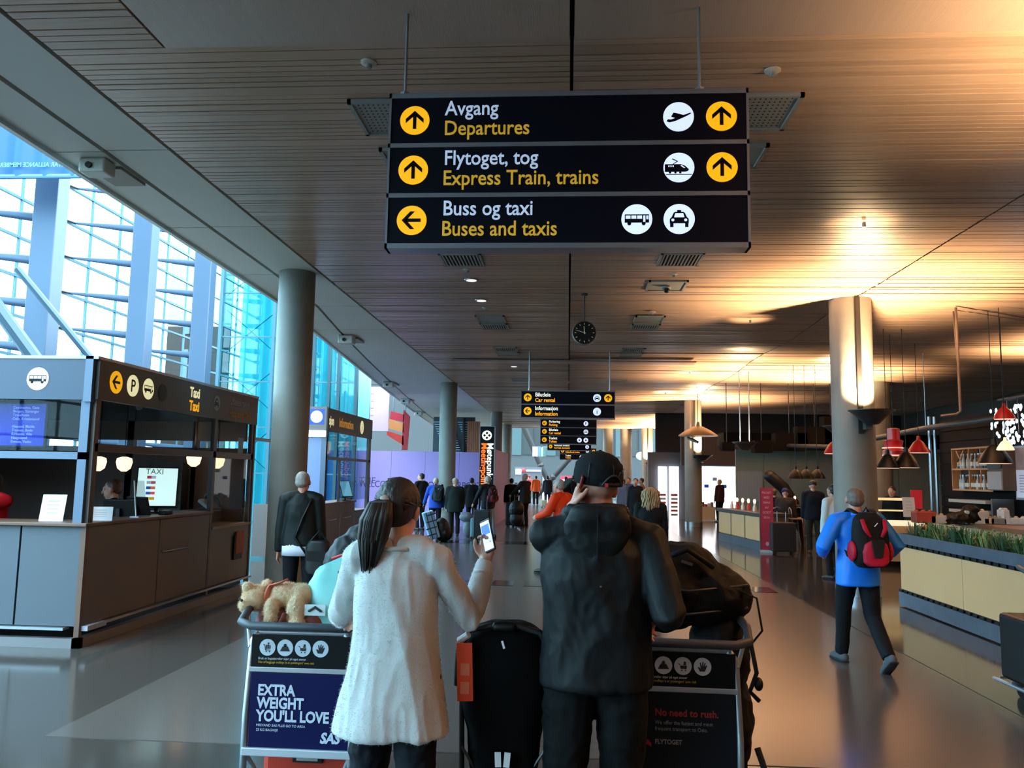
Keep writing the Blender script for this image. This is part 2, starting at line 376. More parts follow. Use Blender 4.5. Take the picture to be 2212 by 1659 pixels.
# tan wall seen outside between the posts, with its own dark windows
t = thing('neighbouring_building', 'tan building with dark openings seen outside beyond the facade glass', 'building', (-14.9, 30, 0))
MB().b2(-.65, .6, 0, 3, 0, 11.2).obj('wall', mat('tan_render', (62, 42, 32), .8, var=.05), t)
for k in range(6):
    f = MB().b2(.05, .55, -.06, 0, 1.2+k*1.9, 2.5+k*1.9).obj('window', mat('bright_glass', (90, 110, 120), .1), t)
    MB().b2(.27, .31, -.1, -.06, 1.2+k*1.9, 2.5+k*1.9).obj('mullion', DARKF, f)
# diagonal escalator balustrade seen low left
t = thing('diagonal_brace', 'dark steel diagonal brace crossing the lower left of the facade', 'brace', (0, 0, 0))
for o_, r_ in ((0, .14), (.9, .07)):
    a = at(-60, 590, 14.5); b = at(130, 850, 15.2)
    MB().tube([a+V((o_, 0, .1*o_)), b+V((o_, 0, .4*o_))], r_, 8).obj('brace_tube', mat('brace_steel', (60, 80, 95), .4, .5), t, smooth='auto')
# turquoise glass box
CY = glass('glass_turquoise', (168, 222, 228), .03)
t = thing('glass_vestibule', 'tall turquoise glass box with X-braced steel frame behind the left column', 'glass enclosure', (0, 26, 0))
for x0, x1 in ((-11.6, -9.8), (-9.78, -8.4), (-8.38, -7.55), (-7.5, -6.95)):
    MB().b2(x0, x1, 0, .03, 0, 11).obj('pane', CY, t)
for k in range(7):
    MB().b2(-11.6, -6.95, -.05, 0, 1.6+k*1.5, 1.64+k*1.5).obj('transom', MUL, t)
dk = mat('mullion_dark_teal', (38, 66, 76), .4, .3)
for x in (-11.62, -9.79, -8.39, -7.53, -6.93, -7.85): MB().b2(x-.05, x+.05, -.12, 0.02, 0, 11).obj('mullion', dk if x > -9 else MUL, t)
for k in range(5):
    z = 1.6+k*2
    for xa, xb in ((-11.6, -9.8), (-9.78, -8.4)):
        MB().tube([(xa, .3, z), (xb, .3, z+1.5)], .015, 6).obj('brace_rod', MUL, t); MB().tube([(xa, .34, z+1.5), (xb, .34, z)], .015, 6).obj('brace_rod', MUL, t)
MB().b2(-11.6, -6.9, 1.6, 1.75, 0, 11).obj('rear_curtain', mat('pale_cyan_curtain', (165, 215, 220), .8, var=.12, vscale=1.2, stretch=(4, 1, .1)), t)
for k in range(14): MB().tube([(-11.4+k*.31, 1.5, 0), (-11.4+k*.31, 1.5, 11)], .05, 6).obj('curtain_fold', mat('pale_cyan_curtain2', (150, 205, 212), .8), t)
# blue hanging banner with mirrored lettering, top left
BL = mat('banner_blue', (10, 72, 140), .6, var=.12, vscale=1.5, stretch=(4, 1, .2))
t = thing('blue_banner', 'blue hanging banner with mirrored white lettering at the top left', 'banner', (0, 0, 0))
a = at(-120, 385, 14.6); b = at(172, 379, 14.6); bz = (a.z+b.z)/2
mb = MB(); n = 24
vs = []; 
for i in range(n+1):
    x = a.x+(b.x-a.x)*i/n; yy = 14.6+.06*math.sin(i*1.3)
    vs += [(x, yy, bz), (x, yy, bz+2.4), (x, yy+.02, bz), (x, yy+.02, bz+2.4)]
mb.add(vs, [(4*i, 4*i+4, 4*i+5, 4*i+1) for i in range(n)]+[(4*i+2, 4*i+3, 4*i+7, 4*i+6) for i in range(n)]); mb.obj('cloth', BL, t, smooth=True)
MB().tube([(a.x, 14.6, bz), (b.x+.05, 14.6, bz)], .05, 8).obj('bottom_rail', mat('rail_pale_blue', (80, 120, 165), .4), t)
pl = Pl((a.x, 14.5, bz), (1, 0, 0), (0, 0, 1))
LB = mat('pale_lettering', (90, 150, 205), .6)
pl.text('A STAR ALLIANCE MEMBER', .13, (b.x-a.x)-.15, .16, LB, t, mirror=True)
pl.shape('star_emblem', [[(.98+(.14 if k % 2 else .06)*math.cos(PI/2+k*PI/5), .22+(.14 if k % 2 else .06)*math.sin(PI/2+k*PI/5)) for k in range(10)]], LB, t)
# ------------------------------------------------------------ hanging direction signs
def hang_sign(Y, xc, z0, rows, label, hp=.305, w=2.1, tw=.02, rods=(-.97, .78)):
    n = len(rows); t = thing('direction_sign', label, 'sign', (xc, Y, z0), 0, 'black hanging direction signs')
    hh = n*hp+.03
    fr = MB(); 
    for k in range(n+1): fr.b2(-w/2, w/2, -.06, .06, k*hp, k*hp+.03 if k in (0, n) else k*hp+.026)
    fr.b2(-w/2, -w/2+.014, -.06, .06, 0, hh); fr.b2(w/2-.014, w/2, -.06, .06, 0, hh)
    fr.obj('frame', GREY_AL, t)
    for k, (arr, l1, l2, icons, right) in enumerate(rows):
        zb = (n-1-k)*hp+.028
        MB().b2(-w/2+.012, w/2-.012, -.052, .052, zb-.004, zb+hp-.022).obj('sign_panel', NAVY, t)
        pl = Pl((-w/2, -.052, zb), (1, 0, 0), (0, 0, 1))
        r = .088; mid = hp/2-.012
        if arr is not None: badge(pl, 'arrow', .155, mid, r, t, rot=arr)
        if Y < 10:
            pl.text(l1, .126, .335, mid+.03, mat('sign_white_print', (205, 222, 250), .5, emit=.35), t, .003, .87, bold=.011)
            pl.text(l2, .126, .33, mid-.092, mat('sign_yellow_print', (225, 175, 45), .5, emit=.3), t, .003, .87, bold=.011)
        else:
            pl.text(l1, .125, .32, mid+.022, mat('lit_white2', (235, 240, 225), .5, emit=1.1), t, .003, .86, bold=.012)
            pl.text(l2, .125, .32, mid-.1, mat('lit_yellow2', (255, 165, 20), .5, emit=1.1), t, .003, .86, bold=.012)
        for x, ic in icons: badge(pl, ic, x, mid, r, t)
        if right is not None: badge(pl, 'arrow', w-.155, mid, r, t, rot=right)
    for x in rods:
        if hh+z0 < H: MB().tube([(x, 0, hh), (x, 0, H-z0)], .009 if Y < 10 else .014, 8).obj('rod', GREY_AL, t)
        MB().tube([(x, 0, hh), (x, 0, hh+.03)], .03, 8).obj('rod_socket', GREY_AL, t)
    return t
hang_sign(4.6, -.03, 3.0, [(0, 'Avgang', 'Departures', [(1.7, 'plane')], 0), (0, 'Flytoget, tog', 'Express Train, trains', [(1.7, 'train')], 0), (PI/2, 'Buss og taxi', 'Buses and taxis', [(1.46, 'bus'), (1.7, 'taxi')], None)], 'large black overhead sign for departures, trains, buses and taxis, nearest the camera')
hang_sign(18.1, -.02, 2.96, [(0, 'Bilutleie', 'Car rental', [(1.7, 'taxi')], 0), (PI/2, 'Informasjon', 'Information', [(1.7, 'i')], None)], 'two-row hanging sign reading car rental and information', rods=(-.87, .93))
hang_sign(30.4, -.0, 2.86, [(PI*.75, 'Parkering', 'Parking', [(1.7, 'P')], None), (PI*.75, 'Bilutleie', 'Car rental', [(1.7, 'taxi')], None), (PI*.75, 'Toalett', 'Toilets', [(1.46, 'dot'), (1.7, 'dot')], None)], 'three-row hanging sign reading parking, car rental and toilets', hp=.31)
hang_sign(39, .05, 2.9, [(PI*.75, 'Ankomst innland', 'Arrivals domestic', [(1.9, 'dot')], None)], 'single-row hanging sign for domestic arrivals', hp=.34)
hang_sign(46, .55, 2.6, [(PI*.75, 'Avgang, tog', 'Departures, trains', [(1.55, 'plane')], 0), (None, 'Toalett', 'Toilets', [(1.2, 'dot'), (1.42, 'dot'), (1.64, 'dot'), (1.86, 'dot')], None)], 'farthest two-row hanging sign just above the cap', hp=.32, w=2.05)
# clock
t = thing('clock', 'round black wall clock with white hands hanging from a rod', 'clock', (.23, 12.25, 3.87))
MB().lathe([(.17, .035), (.185, .03), (.19, 0), (.185, -.05), (.15, -.06)], n=40, M=Matrix.Rotation(PI/2, 3, 'X')).obj('case', mat('clock_rim', (120, 115, 110), .3, .7), t, smooth='auto')
pl = Pl((0, -.036, 0), (1, 0, 0), (0, 0, 1)); pl.shape('face', [circ(0, 0, .172)], BLK, t)
CW = mat('clock_white', (215, 205, 185), .5, emit=.1)
pl.shape('hour_mark', [[(math.sin(a+o)*r, math.cos(a+o)*r) for o, r in ((-.03, .15), (.03, .15), (.04, .125), (-.04, .125))] for a in [k*PI/6 for k in range(12)]], CW, t, .003, .005)
for nm, L_, w_, a in (('minute_hand', .14, .005, -1.27), ('hour_hand', .1, .007, -.08)):
    d = V((math.sin(a), math.cos(a))); q = V((d.y, -d.x))
    pl.shape(nm, [[tuple(d*-.02+q*w_), tuple(d*L_+q*w_*.6), tuple(d*L_-q*w_*.6), tuple(d*-.02-q*w_)]], CW, t, .005, .008)
MB().tube([(0, 0, .19), (0, 0, H-3.87)], .009, 8).obj('rod', DARKF, t)
MB().lathe([(.05, -.02), (.05, 0)], (0, 0, H-3.87), 16).obj('ceiling_cup', DARKF, t)
# ------------------------------------------------------------ ceiling fittings
VP = mat('vent_paint', (150, 152, 148), .5); VD = mat('vent_dark', (28, 28, 28), .8)
def ceil_panel(x, y, w, l, kind, label, group='ceiling vents and panels'):
    t = thing('ceiling_vent' if kind != 'flush' else 'ceiling_panel', label, 'vent', (x, y, H), 0, group)
    fr = MB(); 
    for a, b, c_, d in ((-w/2, w/2, -l/2, -l/2+.03), (-w/2, w/2, l/2-.03, l/2), (-w/2, -w/2+.03, -l/2, l/2), (w/2-.03, w/2, -l/2, l/2)): fr.b2(a, b, c_, d, -.03, 0)
    fr.obj('frame', VP, t)
    MB().b2(-w/2+.03, w/2-.03, -l/2+.03, l/2-.03, -.015, .0).obj('plate', VP if kind != 'grille' else VD, t)
    if kind == 'perf':
        mb = MB()
        for i in range(12):
            for j in range(10): mb.lathe([(.008, -.0165), (.008, -.0148)], (-w/2+.07+i*(w-.14)/11, -l/2+.07+j*(l-.14)/9, 0), 6)
        mb.obj('perforations', VD, t, kind='stuff')
    if kind == 'grille':
        for i in range(11): MB().b2(-w/2+.05+i*(w-.1)/10-.012, -w/2+.05+i*(w-.1)/10+.008, -l/2+.03, l/2-.03, -.028, -.01).obj('louvre', VP, t)
    return t
side = {-1: 'left', 1: 'right'}
for sx in (-1, 1):
    x = 1.4*sx
    ceil_panel(x, 6.0, .56, .6, 'perf', 'perforated ceiling vent partly hidden behind the %s end of the big sign' % side[sx])
    ceil_panel(x, 6.85, .5, .5, 'flush', 'flush ceiling panel behind the %s end of the big sign' % side[sx])
    ceil_panel(x, 10.2, .54, .58, 'grille', 'slatted ceiling grille just below the %s part of the big sign' % side[sx])
    ceil_panel(x, 14.2, .52, .55, 'flush' if sx < 0 else 'flush', 'nearer flush panel of the %s pair beside the clock' % side[sx])
    ceil_panel(x, 14.95, .52, .55, 'grille', 'farther louvred panel of the %s pair beside the clock' % side[sx])
    ceil_panel(x, 17.7, .52, .5, 'grille', 'louvred panel of the %s pair beyond the clock, nearer one' % side[sx])
    ceil_panel(x, 18.4, .52, .5, 'flush', 'flush panel of the %s pair beyond the clock, farther one' % side[sx])
    ceil_panel(x, 23.5, .52, .6, 'flush', 'small far flush ceiling panel on the %s above the second sign' % side[sx])
t = ceil_panel(1.4, 11.65, .56, .6, 'flush', 'pale ceiling panel carrying a small black camera, right of the clock')
MB().lathe([(.07, -.03), (.07, -.05), (.05, -.07)], n=16).obj('camera_mount', VP, t, smooth='auto'); MB().ell((0, -.02, -.08), .045).obj('camera_dome', BLK, t, smooth=True)
for x, y, n in ((-1.38, 5.16, 'left of the big sign near the top'), (1.37, 5.37, 'right of the big sign near the top'), (-1.4, 10.75, 'under the big sign on the left'), (1.42, 11.0, 'under the big sign on the right'), (-1.41, 13.3, 'beside the second downlight'), (1.4, 13.6, 'above the right panel pair'), (.0, 24, 'above the second sign')):
    t = thing('smoke_detector', 'small round white ceiling detector ' + n, 'detector', (x, y, H), 0, 'ceiling detectors')
    MB().lathe([(.055, 0), (.055, -.01), (.035, -.02)], n=20).obj('base', mat('offwhite', (205, 195, 185), .5), t, smooth='auto'); MB().lathe([(.022, -.015), (.022, -.045), (.01, -.05)], n=12).obj('sensor', VP, t)
DL = mat('downlight_glow', (235, 235, 225), .4, emit=1.3)
for x, y, n in ((-1.41, 11.33, 'nearer'), (-1.41, 12.69, 'second'), (-1.41, 20.6, 'far')):
    t = thing('downlight', n+' of the round recessed downlights left of the clock', 'ceiling light', (x, y, H))
    MB().lathe([(.09, .0), (.105, -.005), (.1, -.015), (.08, -.015)], n=28).obj('ring', GREY_AL, t, smooth='auto'); MB().lathe([(.075, -.017), (.075, -.012)], n=24).obj('lamp', DL, t)
# access panel outline and seam in the ceiling
for x0, x1, yy in ((-2.83, 3.0, 19.2),):
    t = thing('access_panel', 'long shallow pale recess crossing the ceiling beyond the clock', 'ceiling recess', (0, 19.4, H-.04))
    MB().b2(x0, x1, -.2, .25, -.03, 0).obj('recess_board', mat('recess_lilac', (165, 140, 130), .35), t)
# soffit cameras
def soffit_box(x, y, s, label):
    t = thing('soffit_camera', label, 'camera', (x, y, H-.01), 0, 'white camera housings under the soffit')
    MB().b2(-.06*s, .2*s, -.2*s, .0, -.14*s, 0).obj('housing', mat('housing_white', (190, 190, 182), .5), t, bevel=.02*s)
    MB().lathe([(.03*s, 0), (.03*s, .02)], (.05*s, -.2*s, -.08*s), 14, Matrix.Rotation(PI/2, 3, 'X')).obj('lens', BLK, t)
    MB().b2(-.1*s, .22*s, .04*s, .5*s, -.03*s, 0).obj('hatch', mat('hatch_tan', (140, 132, 120), .6), t)
soffit_box(-4.35, 6.9, .95, 'pale camera housing with tan hatch on the soffit at the far left')
for x, y, s, n in ((-4.62, 16.2, 1.2, 'white camera housing on the soffit right of the left column'), (-5.6, 24.5, 1.2, 'second small camera housing farther along the soffit'), (-6.2, 30, 1.3, 'third small camera housing far along the soffit'), (-6.8, 36, 1.3, 'last camera housing on the soffit above the stairs')): soffit_box(x, y, s, n)

# ------------------------------------------------------------ uplights
WARM = (1.0, .68, .37)
def spot(par, loc, power, size, blend, dirv=(0, 0, 1), col=WARM, rad=.05):
    l = bpy.data.lights.new('lamp', 'SPOT'); l.energy = power*3.0; l.spot_size = math.radians(size); l.spot_blend = blend; l.color = col; l.shadow_soft_size = rad
    o = bpy.data.objects.new('lamp', l); C.objects.link(o); o.location = loc; o.rotation_euler = V(dirv).to_track_quat('-Z', 'Y').to_euler()
    if par: o.parent = par
    return o
def uplight(x, y, z, label, r=.32, rods=True, power=420, brk=False, size=140):
    t = thing('uplight', label, 'uplight', (x, y, z), 0, 'dark bowl uplights')
    MB().lathe([(.06, -.2), (.1, -.19), (r*.75, -.06), (r, 0), (r+.012, 0), (r+.012, .012), (r-.02, .01), (r*.7, -.05), (.08, -.15)], n=36).obj('bowl', mat('bowl_dark', (48, 50, 54), .4, .5), t, smooth='auto')
    MB().lathe([(.05, -.14), (.06, -.06), (.03, -.03)], n=16).obj('bulb', mat('bulb_glow', (255, 214, 150), .4, emit=14), t, smooth=True)
    if rods:
        for dx in (-.12, .12): MB().tube([(dx, 0, -.02), (dx, 0, .6), (dx, 0, H-z)], .012, 8).obj('rod', GREY_AL, t)
    if brk: MB().b2(-.05, .05, .1, .45, -.26, -.16).obj('bracket', STEEL, t)
    spot(t, (0, 0, .03), power, size, .6, (-.0, .0, 1))
    return t
uplight(4.43, 12.18, 2.72, 'dark cone uplight fixed to the front of the large right column', .31, False, 480, True)
uplight(4.5, 21.1, 2.62, 'bowl uplight on two rods between the large column and the next one', .3, True, 420)
uplight(4.7, 28.9, 2.5, 'bowl uplight on the column beside the wooden counter', .35, False, 750, True)
uplight(4.7, 40, 2.6, 'farthest bowl uplight on two rods near the shop windows', .35, True, 700)
uplight(4.55, 45.6, 2.5, 'small bowl uplight glowing on the far column', .3, False, 900, True)
uplight(7.0, 21.7, 3.1, 'bowl uplight half hidden behind the large right column', .35, True, 500)
uplight(10.2, 16.5, 3.15, 'uplight above the bar behind the glass chandelier', .3, True, 420)
# added spots below the wooden ceiling, put in to throw its narrow warm pools
for yy, p in ((8.7, 38), (14.2, 60), (21.3, 130), (26.6, 190)):
    t = thing('uplight', 'added spot throwing a pool of light on the ceiling, %s along the row' % {8.7: 'nearest', 14.2: 'second', 21.3: 'third', 26.6: 'fourth'}[yy], 'uplight', (3.15, yy, H-.02))
    MB().lathe([(.02, -.05), (.02, 0)], n=12).obj('canopy', GREY_AL, t)
    spot(t, (0, 0, -.75), p*.38, 62, 1, (0, .06, 1))
# lamp over planter reflecting on the near ceiling (out of view on the right, behind the photographer's right)
uplight(4.6, 3.5, 2.7, 'uplight beyond the right edge that warms the near ceiling', .3, True, 620)
uplight(4.4, -3.5, 2.7, 'uplight behind the viewer on the same row', .3, True, 300)

# ------------------------------------------------------------ kiosks
KG = mat('kiosk_grey', (98, 94, 92), .5, var=.03); KF = mat('kiosk_frame', (72, 66, 64), .4, .4); KTOP = mat('kiosk_edge_wood', (98, 72, 58), .45, var=.1, vscale=8)
KB = mat('kiosk_fascia_bluelit', (54, 70, 92), .45); FD = mat('fascia_black', (26, 24, 26), .4); GK = glass('glass_kiosk', (225, 230, 232), .012, 1.12); PL = mat('plinth_grey', (118, 118, 120), .4, .3)  # KB: front fascia with the blue daylight on it put into the colour
CREAM = mat('lit_cream', (238, 232, 180), .5, emit=.75)
t = thing('taxi_kiosk', 'grey taxi and hospitality kiosk with glass upper part at the left', 'kiosk', (-4.62, 7.6, 0))
# local: front faces -Y (x from -5 to 0), side faces +X (y from 0 to 4.1)
def kp(name, m, x0, x1, y0, y1, z0, z1, bev=0): return MB().b2(x0, x1, y0, y1, z0, z1).obj(name, m, t, bevel=bev)
kp('plinth', PL, -5, .02, -.02, .05, 0, .09); kp('plinth', PL, -.05, .02, -.02, 4.1, 0, .09)
kp('plinth_ledge', STEEL, -5, -.12, -.06, .04, .17, .195); kp('plinth_ledge', STEEL, -.04, .05, .1, 4.1, .17, .195)
kp('corner_plate', mat('corner_paper', (160, 165, 180), .5), -.06, .07, .03, .35, .155, .2)
for x0, x1 in ((-5, -3.4), (-3.38, -1.62), (-1.6, -.66), (-.64, -.04)): kp('front_panel', mat('kiosk_front_bluelit', (74, 84, 94), .5, var=.03), x0, x1, 0, .03, .2, 1.13)  # front of the grey body, tinted by the blue daylight it faces
for a, b in ((.04, 1.42), (1.44, 2.72)): kp('side_panel', KG, -.03, 0, a, b, .2, 1.13)
kp('side_panel', KG, -.03, 0, 2.77, 4.05, .2, .93)
kp('corner_post', KTOP, -.045, .005, -.005, .045, .1, 1.14)
kp('corner_post', KF, -.04, .005, 2.72, 2.77, .1, 1.14); kp('corner_post', KF, -.05, .01, 4.05, 4.1, .1, 2.4)
kp('countertop', KTOP, -5, .03, -.05, .45, 1.135, 1.17, .008); kp('countertop', KTOP, -.45, .03, .45, 2.77, 1.135, 1.17, .008)
kp('low_shelf', mat('shelf_oak', (150, 128, 100), .5, var=.1), -.4, .02, 2.78, 4.05, .93, .96)
kp('low_screen', KG, -.43, -.4, 2.78, 4.05, .96, 1.17)
hd = MB().tube([(.0, 1.5, .77), (.035, 1.52, .765), (.035, 2.1, .765), (0, 2.12, .77)], .009, 8).obj('pull_handle', STEEL, t, smooth=True)
# glazing frame
FB = mat('frame_bluelit', (88, 106, 128), .4, .2)  # front-facing copy of the kiosk frame, blue daylight put into its colour
kp('corner_stile', FB, -.13, -.04, -.02, .02, 1.17, 2.38); kp('corner_stile', KF, -.06, .0, .02, .1, 1.17, 2.38)
kp('stile', FB, -3.2, -3.1, -.02, .02, 1.17, 2.38)
kp('rail', FB, -5, -.04, -.02, .02, 1.78, 1.85); kp('rail', KF, -.05, .0, .05, 4.1, 1.86, 1.94)
kp('stile', KF, -.05, 0, 2.72, 2.8, 1.17, 2.4); kp('stile', KF, -.05, 0, 3.98, 4.1, .95, 2.4)
for x0, x1 in ((-5, -3.2), (-3.1, -.13)): kp('pane', GK, x0, x1, -.003, .003, 1.86, 2.36)
for a, b in ((.1, 2.72), (2.8, 3.98)): kp('pane', GK, -.028, -.022, a, b, 1.94, 2.4); 
kp('pane', GK, -.028, -.022, 2.8, 3.98, 1.17, 1.86)
# fascia
kp('fascia', KB, -5, -.1, -.04, .0, 2.36, 2.76); kp('fascia_trim', FB, -.1, -.02, -.05, .02, 2.34, 2.79); kp('fascia', FD, -.05, .02, .0, 4.1, 2.37, 2.76)
kp('fascia_cap', GREY_AL, -5, .03, -.05, 0, 2.76, 2.79); kp('fascia_cap', GREY_AL, -.06, .03, 0, 4.1, 2.76, 2.79)
kp('rear_wall', mat('kiosk_rear_dark', (96, 84, 82), .7), -5, -.1, 4.0, 4.08, 0, 2.02); kp('rear_panel', mat('kiosk_rear_upper', (140, 130, 120), .6), -5, -.1, 4.0, 4.06, 2.12, 2.4); kp('roof', mat('kiosk_roof', (90, 86, 82), .7), -5, -.02, 0.02, 4.08, 2.7, 2.74)
kp('rear_post', KF, -1.9, -1.8, 4.0, 4.1, 0, 2.7); kp('rear_post', KF, -.9, -.83, 4.0, 4.1, 0, 2.7); kp('rear_beam', KF, -5, 0, 4.02, 4.1, 2.38, 2.76)
kp('inner_floor', mat('kiosk_carpet', (50, 48, 50), .9), -5, -.05, .05, 4.0, .0, .02)
kp('left_wall', mat('kiosk_left', (90, 92, 88), .7), -5, -4.95, 0, 4.1, 0, 2.76)
pl = Pl((-5, -.04, 2.36), (1, 0, 0), (0, 0, 1)); badge(pl, 'bus', 4.42, .2, .112, t, mat('disc_white', (240, 240, 235), .5, emit=.35))
ps = Pl((.02, 0, 2.37), (0, 1, 0), (0, 0, 1))
badge(ps, 'arrow', .3, .2, .115, t, rot=PI/2); badge(ps, 'P', .62, .2, .115, t, CREAM); badge(ps, 'bus', .94, .2, .115, t, CREAM)
ps.shape('dark_disc', [circ(1.26, .19, .1)], BLK, t)
ps.text('Taxi', .17, 1.92, .215, CREAM, t, bold=.03); ps.text('Taxi', .17, 1.92, .05, YEL, t, bold=.03)
badge(ps, 'taxi', 2.68, .2, .1, t, mat('disc_dim', (130, 130, 135), .5))
DIMW = mat('dim_white_print', (130, 126, 128), .5); DIMY = mat('dim_yellow_print', (170, 105, 25), .5)
ps.text('Utleieskranke', .15, 3.1, .22, DIMW, t, wx=.8); ps.text('Hospitality Desk', .14, 3.1, .06, DIMY, t, wx=.8)
# interior fittings and things on the counters
def globe(x, y, z, label):
    g = thing('pendant_lamp', label, 'lamp', (x, y, z), 0, 'glowing pendants inside the taxi kiosk')
    MB().lathe([(.03, -.12), (.08, -.08), (.1, 0), (.09, .05), (.03, .07)], n=20).obj('shade', mat('lamp_peach', (250, 205, 160), .5, emit=2.2), g, smooth=True)
    MB().tube([(0, 0, .07), (0, 0, 2.7-z)], .006, 6).obj('cord', BLK, g)
globe(-6.1, 10.2, 1.78, 'left glowing peach pendant inside the taxi kiosk'); globe(-5.75, 10.2, 1.78, 'right glowing peach pendant inside the taxi kiosk')
globe(-5.2, 11.0, 1.86, 'peach pendant glowing above the taxi screen'); globe(-4.95, 11.2, 1.84, 'small pendant glowing near the kiosk end post')
def monitor(name, label, loc, rz, w, h, scr, tilt=0, parts=None, stand=True):
    g = thing(name, label, 'screen', loc, rz); R = Matrix.Rotation(-tilt, 3, 'X'); cz = .06+h/2
    MB().box((0, 0, cz), (w, .035, h), M=R).obj('bezel', BLK, g, bevel=.006)
    MB().box(V((0, 0, cz))+R@V((0, -.0195, 0)), (w-.04, .004, h-.04), M=R).obj('display', scr, g)
    if stand: MB().b2(-.02, .02, .0, .06, 0, cz).obj('stand', BLK, g); MB().b2(-.12, .12, -.06, .1, 0, .015).obj('foot', BLK, g)
    return g, Pl(V((0, 0, cz))+R@V((-w/2+.02, -.022, -h/2+.02)), (1, 0, 0), R@V((0, 0, 1)))
SCR = mat('screen_mint', (205, 238, 236), .3, emit=.85)
g, p = monitor('taxi_screen', 'bright upright touch screen headed TAXI on the kiosk counter', (-4.95, 9.55, 1.17), math.radians(22), .48, .50, SCR, .25)
TG = mat('screen_grey_text', (120, 150, 150), .5)
p.text('TAXI', .1, .08, .385, TG, g, .003, .9, bold=0)
for k, cols in enumerate([((200, 60, 90), (200, 190, 215)), ((180, 180, 190), (190, 90, 100)), ((60, 70, 150), (220, 120, 60)), ((60, 90, 200), (230, 80, 100)), ((225, 190, 60), (220, 160, 60))]):
    p.shape('flag_button', [rc(.1, .33-k*.065, .15, .365-k*.065)], mat('flag%da' % k, cols[0], .5, emit=.4), g, .001, .003); p.shape('flag_button', [rc(.15, .33-k*.065, .2, .365-k*.065)], mat('flag%db' % k, cols[1], .5, emit=.4), g, .001, .003)
t2, p = monitor('departure_screen', 'blue information screen hanging in the kiosk window at the far left', (-5.72, 7.8, 1.83), 0, 1.0, .46, mat('screen_blue', (14, 22, 190), .3, emit=.45), 0, stand=False); MB().b2(-.03, .03, 0, .03, .5, .9).obj('hanging_bracket', DARKF, t2)
BT = mat('screen_text', (150, 175, 250), .5, emit=.6)
for k in range(10):
    if k == 4: continue
    p.text(['Destination, Gate', 'Bergen, Stavanger', 'Trondheim', 'Oslo, Kristiansand', '', 'Alesund, Molde', 'Tromso, Bodo', 'Kirkenes, Alta', 'Haugesund', 'Evenes, Vadso'][k], .038, .62, .37-k*.038, BT, t2, .003, 1)
def paper(loc, rz, w, h, lean, label, cat='notice', m=None):
    g = thing('notice_card', label, cat, loc, rz); R = Matrix.Rotation(-lean, 3, 'X')
    MB().box(R@V((0, 0, h/2)), (w, .006, h), M=R).obj('card', m or WPAP, g)
    p = Pl(R@V((-w/2, -.004, 0)), (1, 0, 0), R@V((0, 0, 1)))
    for k in range(4): p.shape('print_line', [rc(w*.25, h*(.75-k*.15), w*.75, h*(.77-k*.15))], mat('grey_print', (165, 165, 175), .7), g, 0, .001)
    MB().box(R@V((0, .03, .01)), (w*.8, .06, .012), M=R).obj('holder', WPAP, g); return g
paper((-5.08, 7.75, 1.17), .25, .22, .27, .3, 'white leaning notice card on the front counter of the taxi kiosk')
paper((-4.72, 8.0, 1.17), .3, .22, .14, .1, 'low white card beside the kiosk corner')
paper((-4.645, 11.25, 1.86), PI/2, .16, .3, 0, 'white notice stuck on the far side pane of the taxi kiosk')
g = thing('brochure_bin', 'wooden leaflet box on the counter behind the white notice', 'box', (-4.85, 7.95, 1.17)); MB().b2(-.06, .04, -.05, .05, 0, .18).obj('box', mat('bin_wood', (150, 125, 95), .6), g); MB().b2(-.05, .03, -.04, .04, .18, .2).obj('leaflets', WPAP, g)
g = thing('glass_screen_divider', 'slanted clear acrylic sheet standing on the kiosk counter', 'screen', (-4.72, 8.75, 1.17)); MB().box((0, 0, .2), (.006, .22, .4), M=Matrix.Rotation(-.15, 3, 'Y')).obj('sheet', GK, g); MB().tube([(-.03, -.1, .4), (.02, -.1, 0)], .008, 6).obj('edge', WPAP, g); MB().b2(-.04, .06, -.12, .12, 0, .012).obj('foot', GREY_AL, g)
monitor('computer_monitor', 'black computer monitor seen from behind, before the seated kiosk worker', (-4.95, 8.75, 1.1), PI+.2, .34, .2, BLK, .2)
monitor('computer_monitor', 'black computer monitor beside the taxi screen', (-4.95, 9.15, 1.1), PI-.3, .3, .22, BLK, .3)
g = thing('desk_phone', 'grey desk phone with slanted handset on the end counter of the kiosk', 'phone', (-4.8, 10.7, 1.15), 1.2)
MB().box((0, 0, .08), (.2, .26, .05), M=Matrix.Rotation(.5, 3, 'X')).obj('base', mat('phone_grey', (140, 140, 138), .5), g, bevel=.01); MB().tube([(.06, -.12, .09), (.06, -.08, .15), (.06, .1, .22), (.06, .14, .19)], .028, 10, round_=True).obj('handset', mat('phone_dark', (70, 72, 74), .4), g, smooth=True); MB().b2(-.08, .08, -.08, .1, 0, .05).obj('stand', BLK, g)
g = thing('card_reader', 'small black card reader beside the taxi screen', 'device', (-4.7, 9.3, 1.17)); MB().box((0, 0, .025), (.1, .16, .05)).obj('body', BLK, g, bevel=.01); MB().box((0, .02, .052), (.07, .06, .004)).obj('display', TG, g)
g = thing('brochure', 'orange leaflet in a black pocket on the kiosk end panel', 'leaflet', (-4.62, 11.25, .55)); MB().b2(0, .03, -.16, .12, -.08, .24).obj('pocket', BLK, g); MB().b2(.03, .036, -.12, .14, .0, .3).obj('leaflet', mat('leaflet_orange', (150, 70, 38), .6), g)
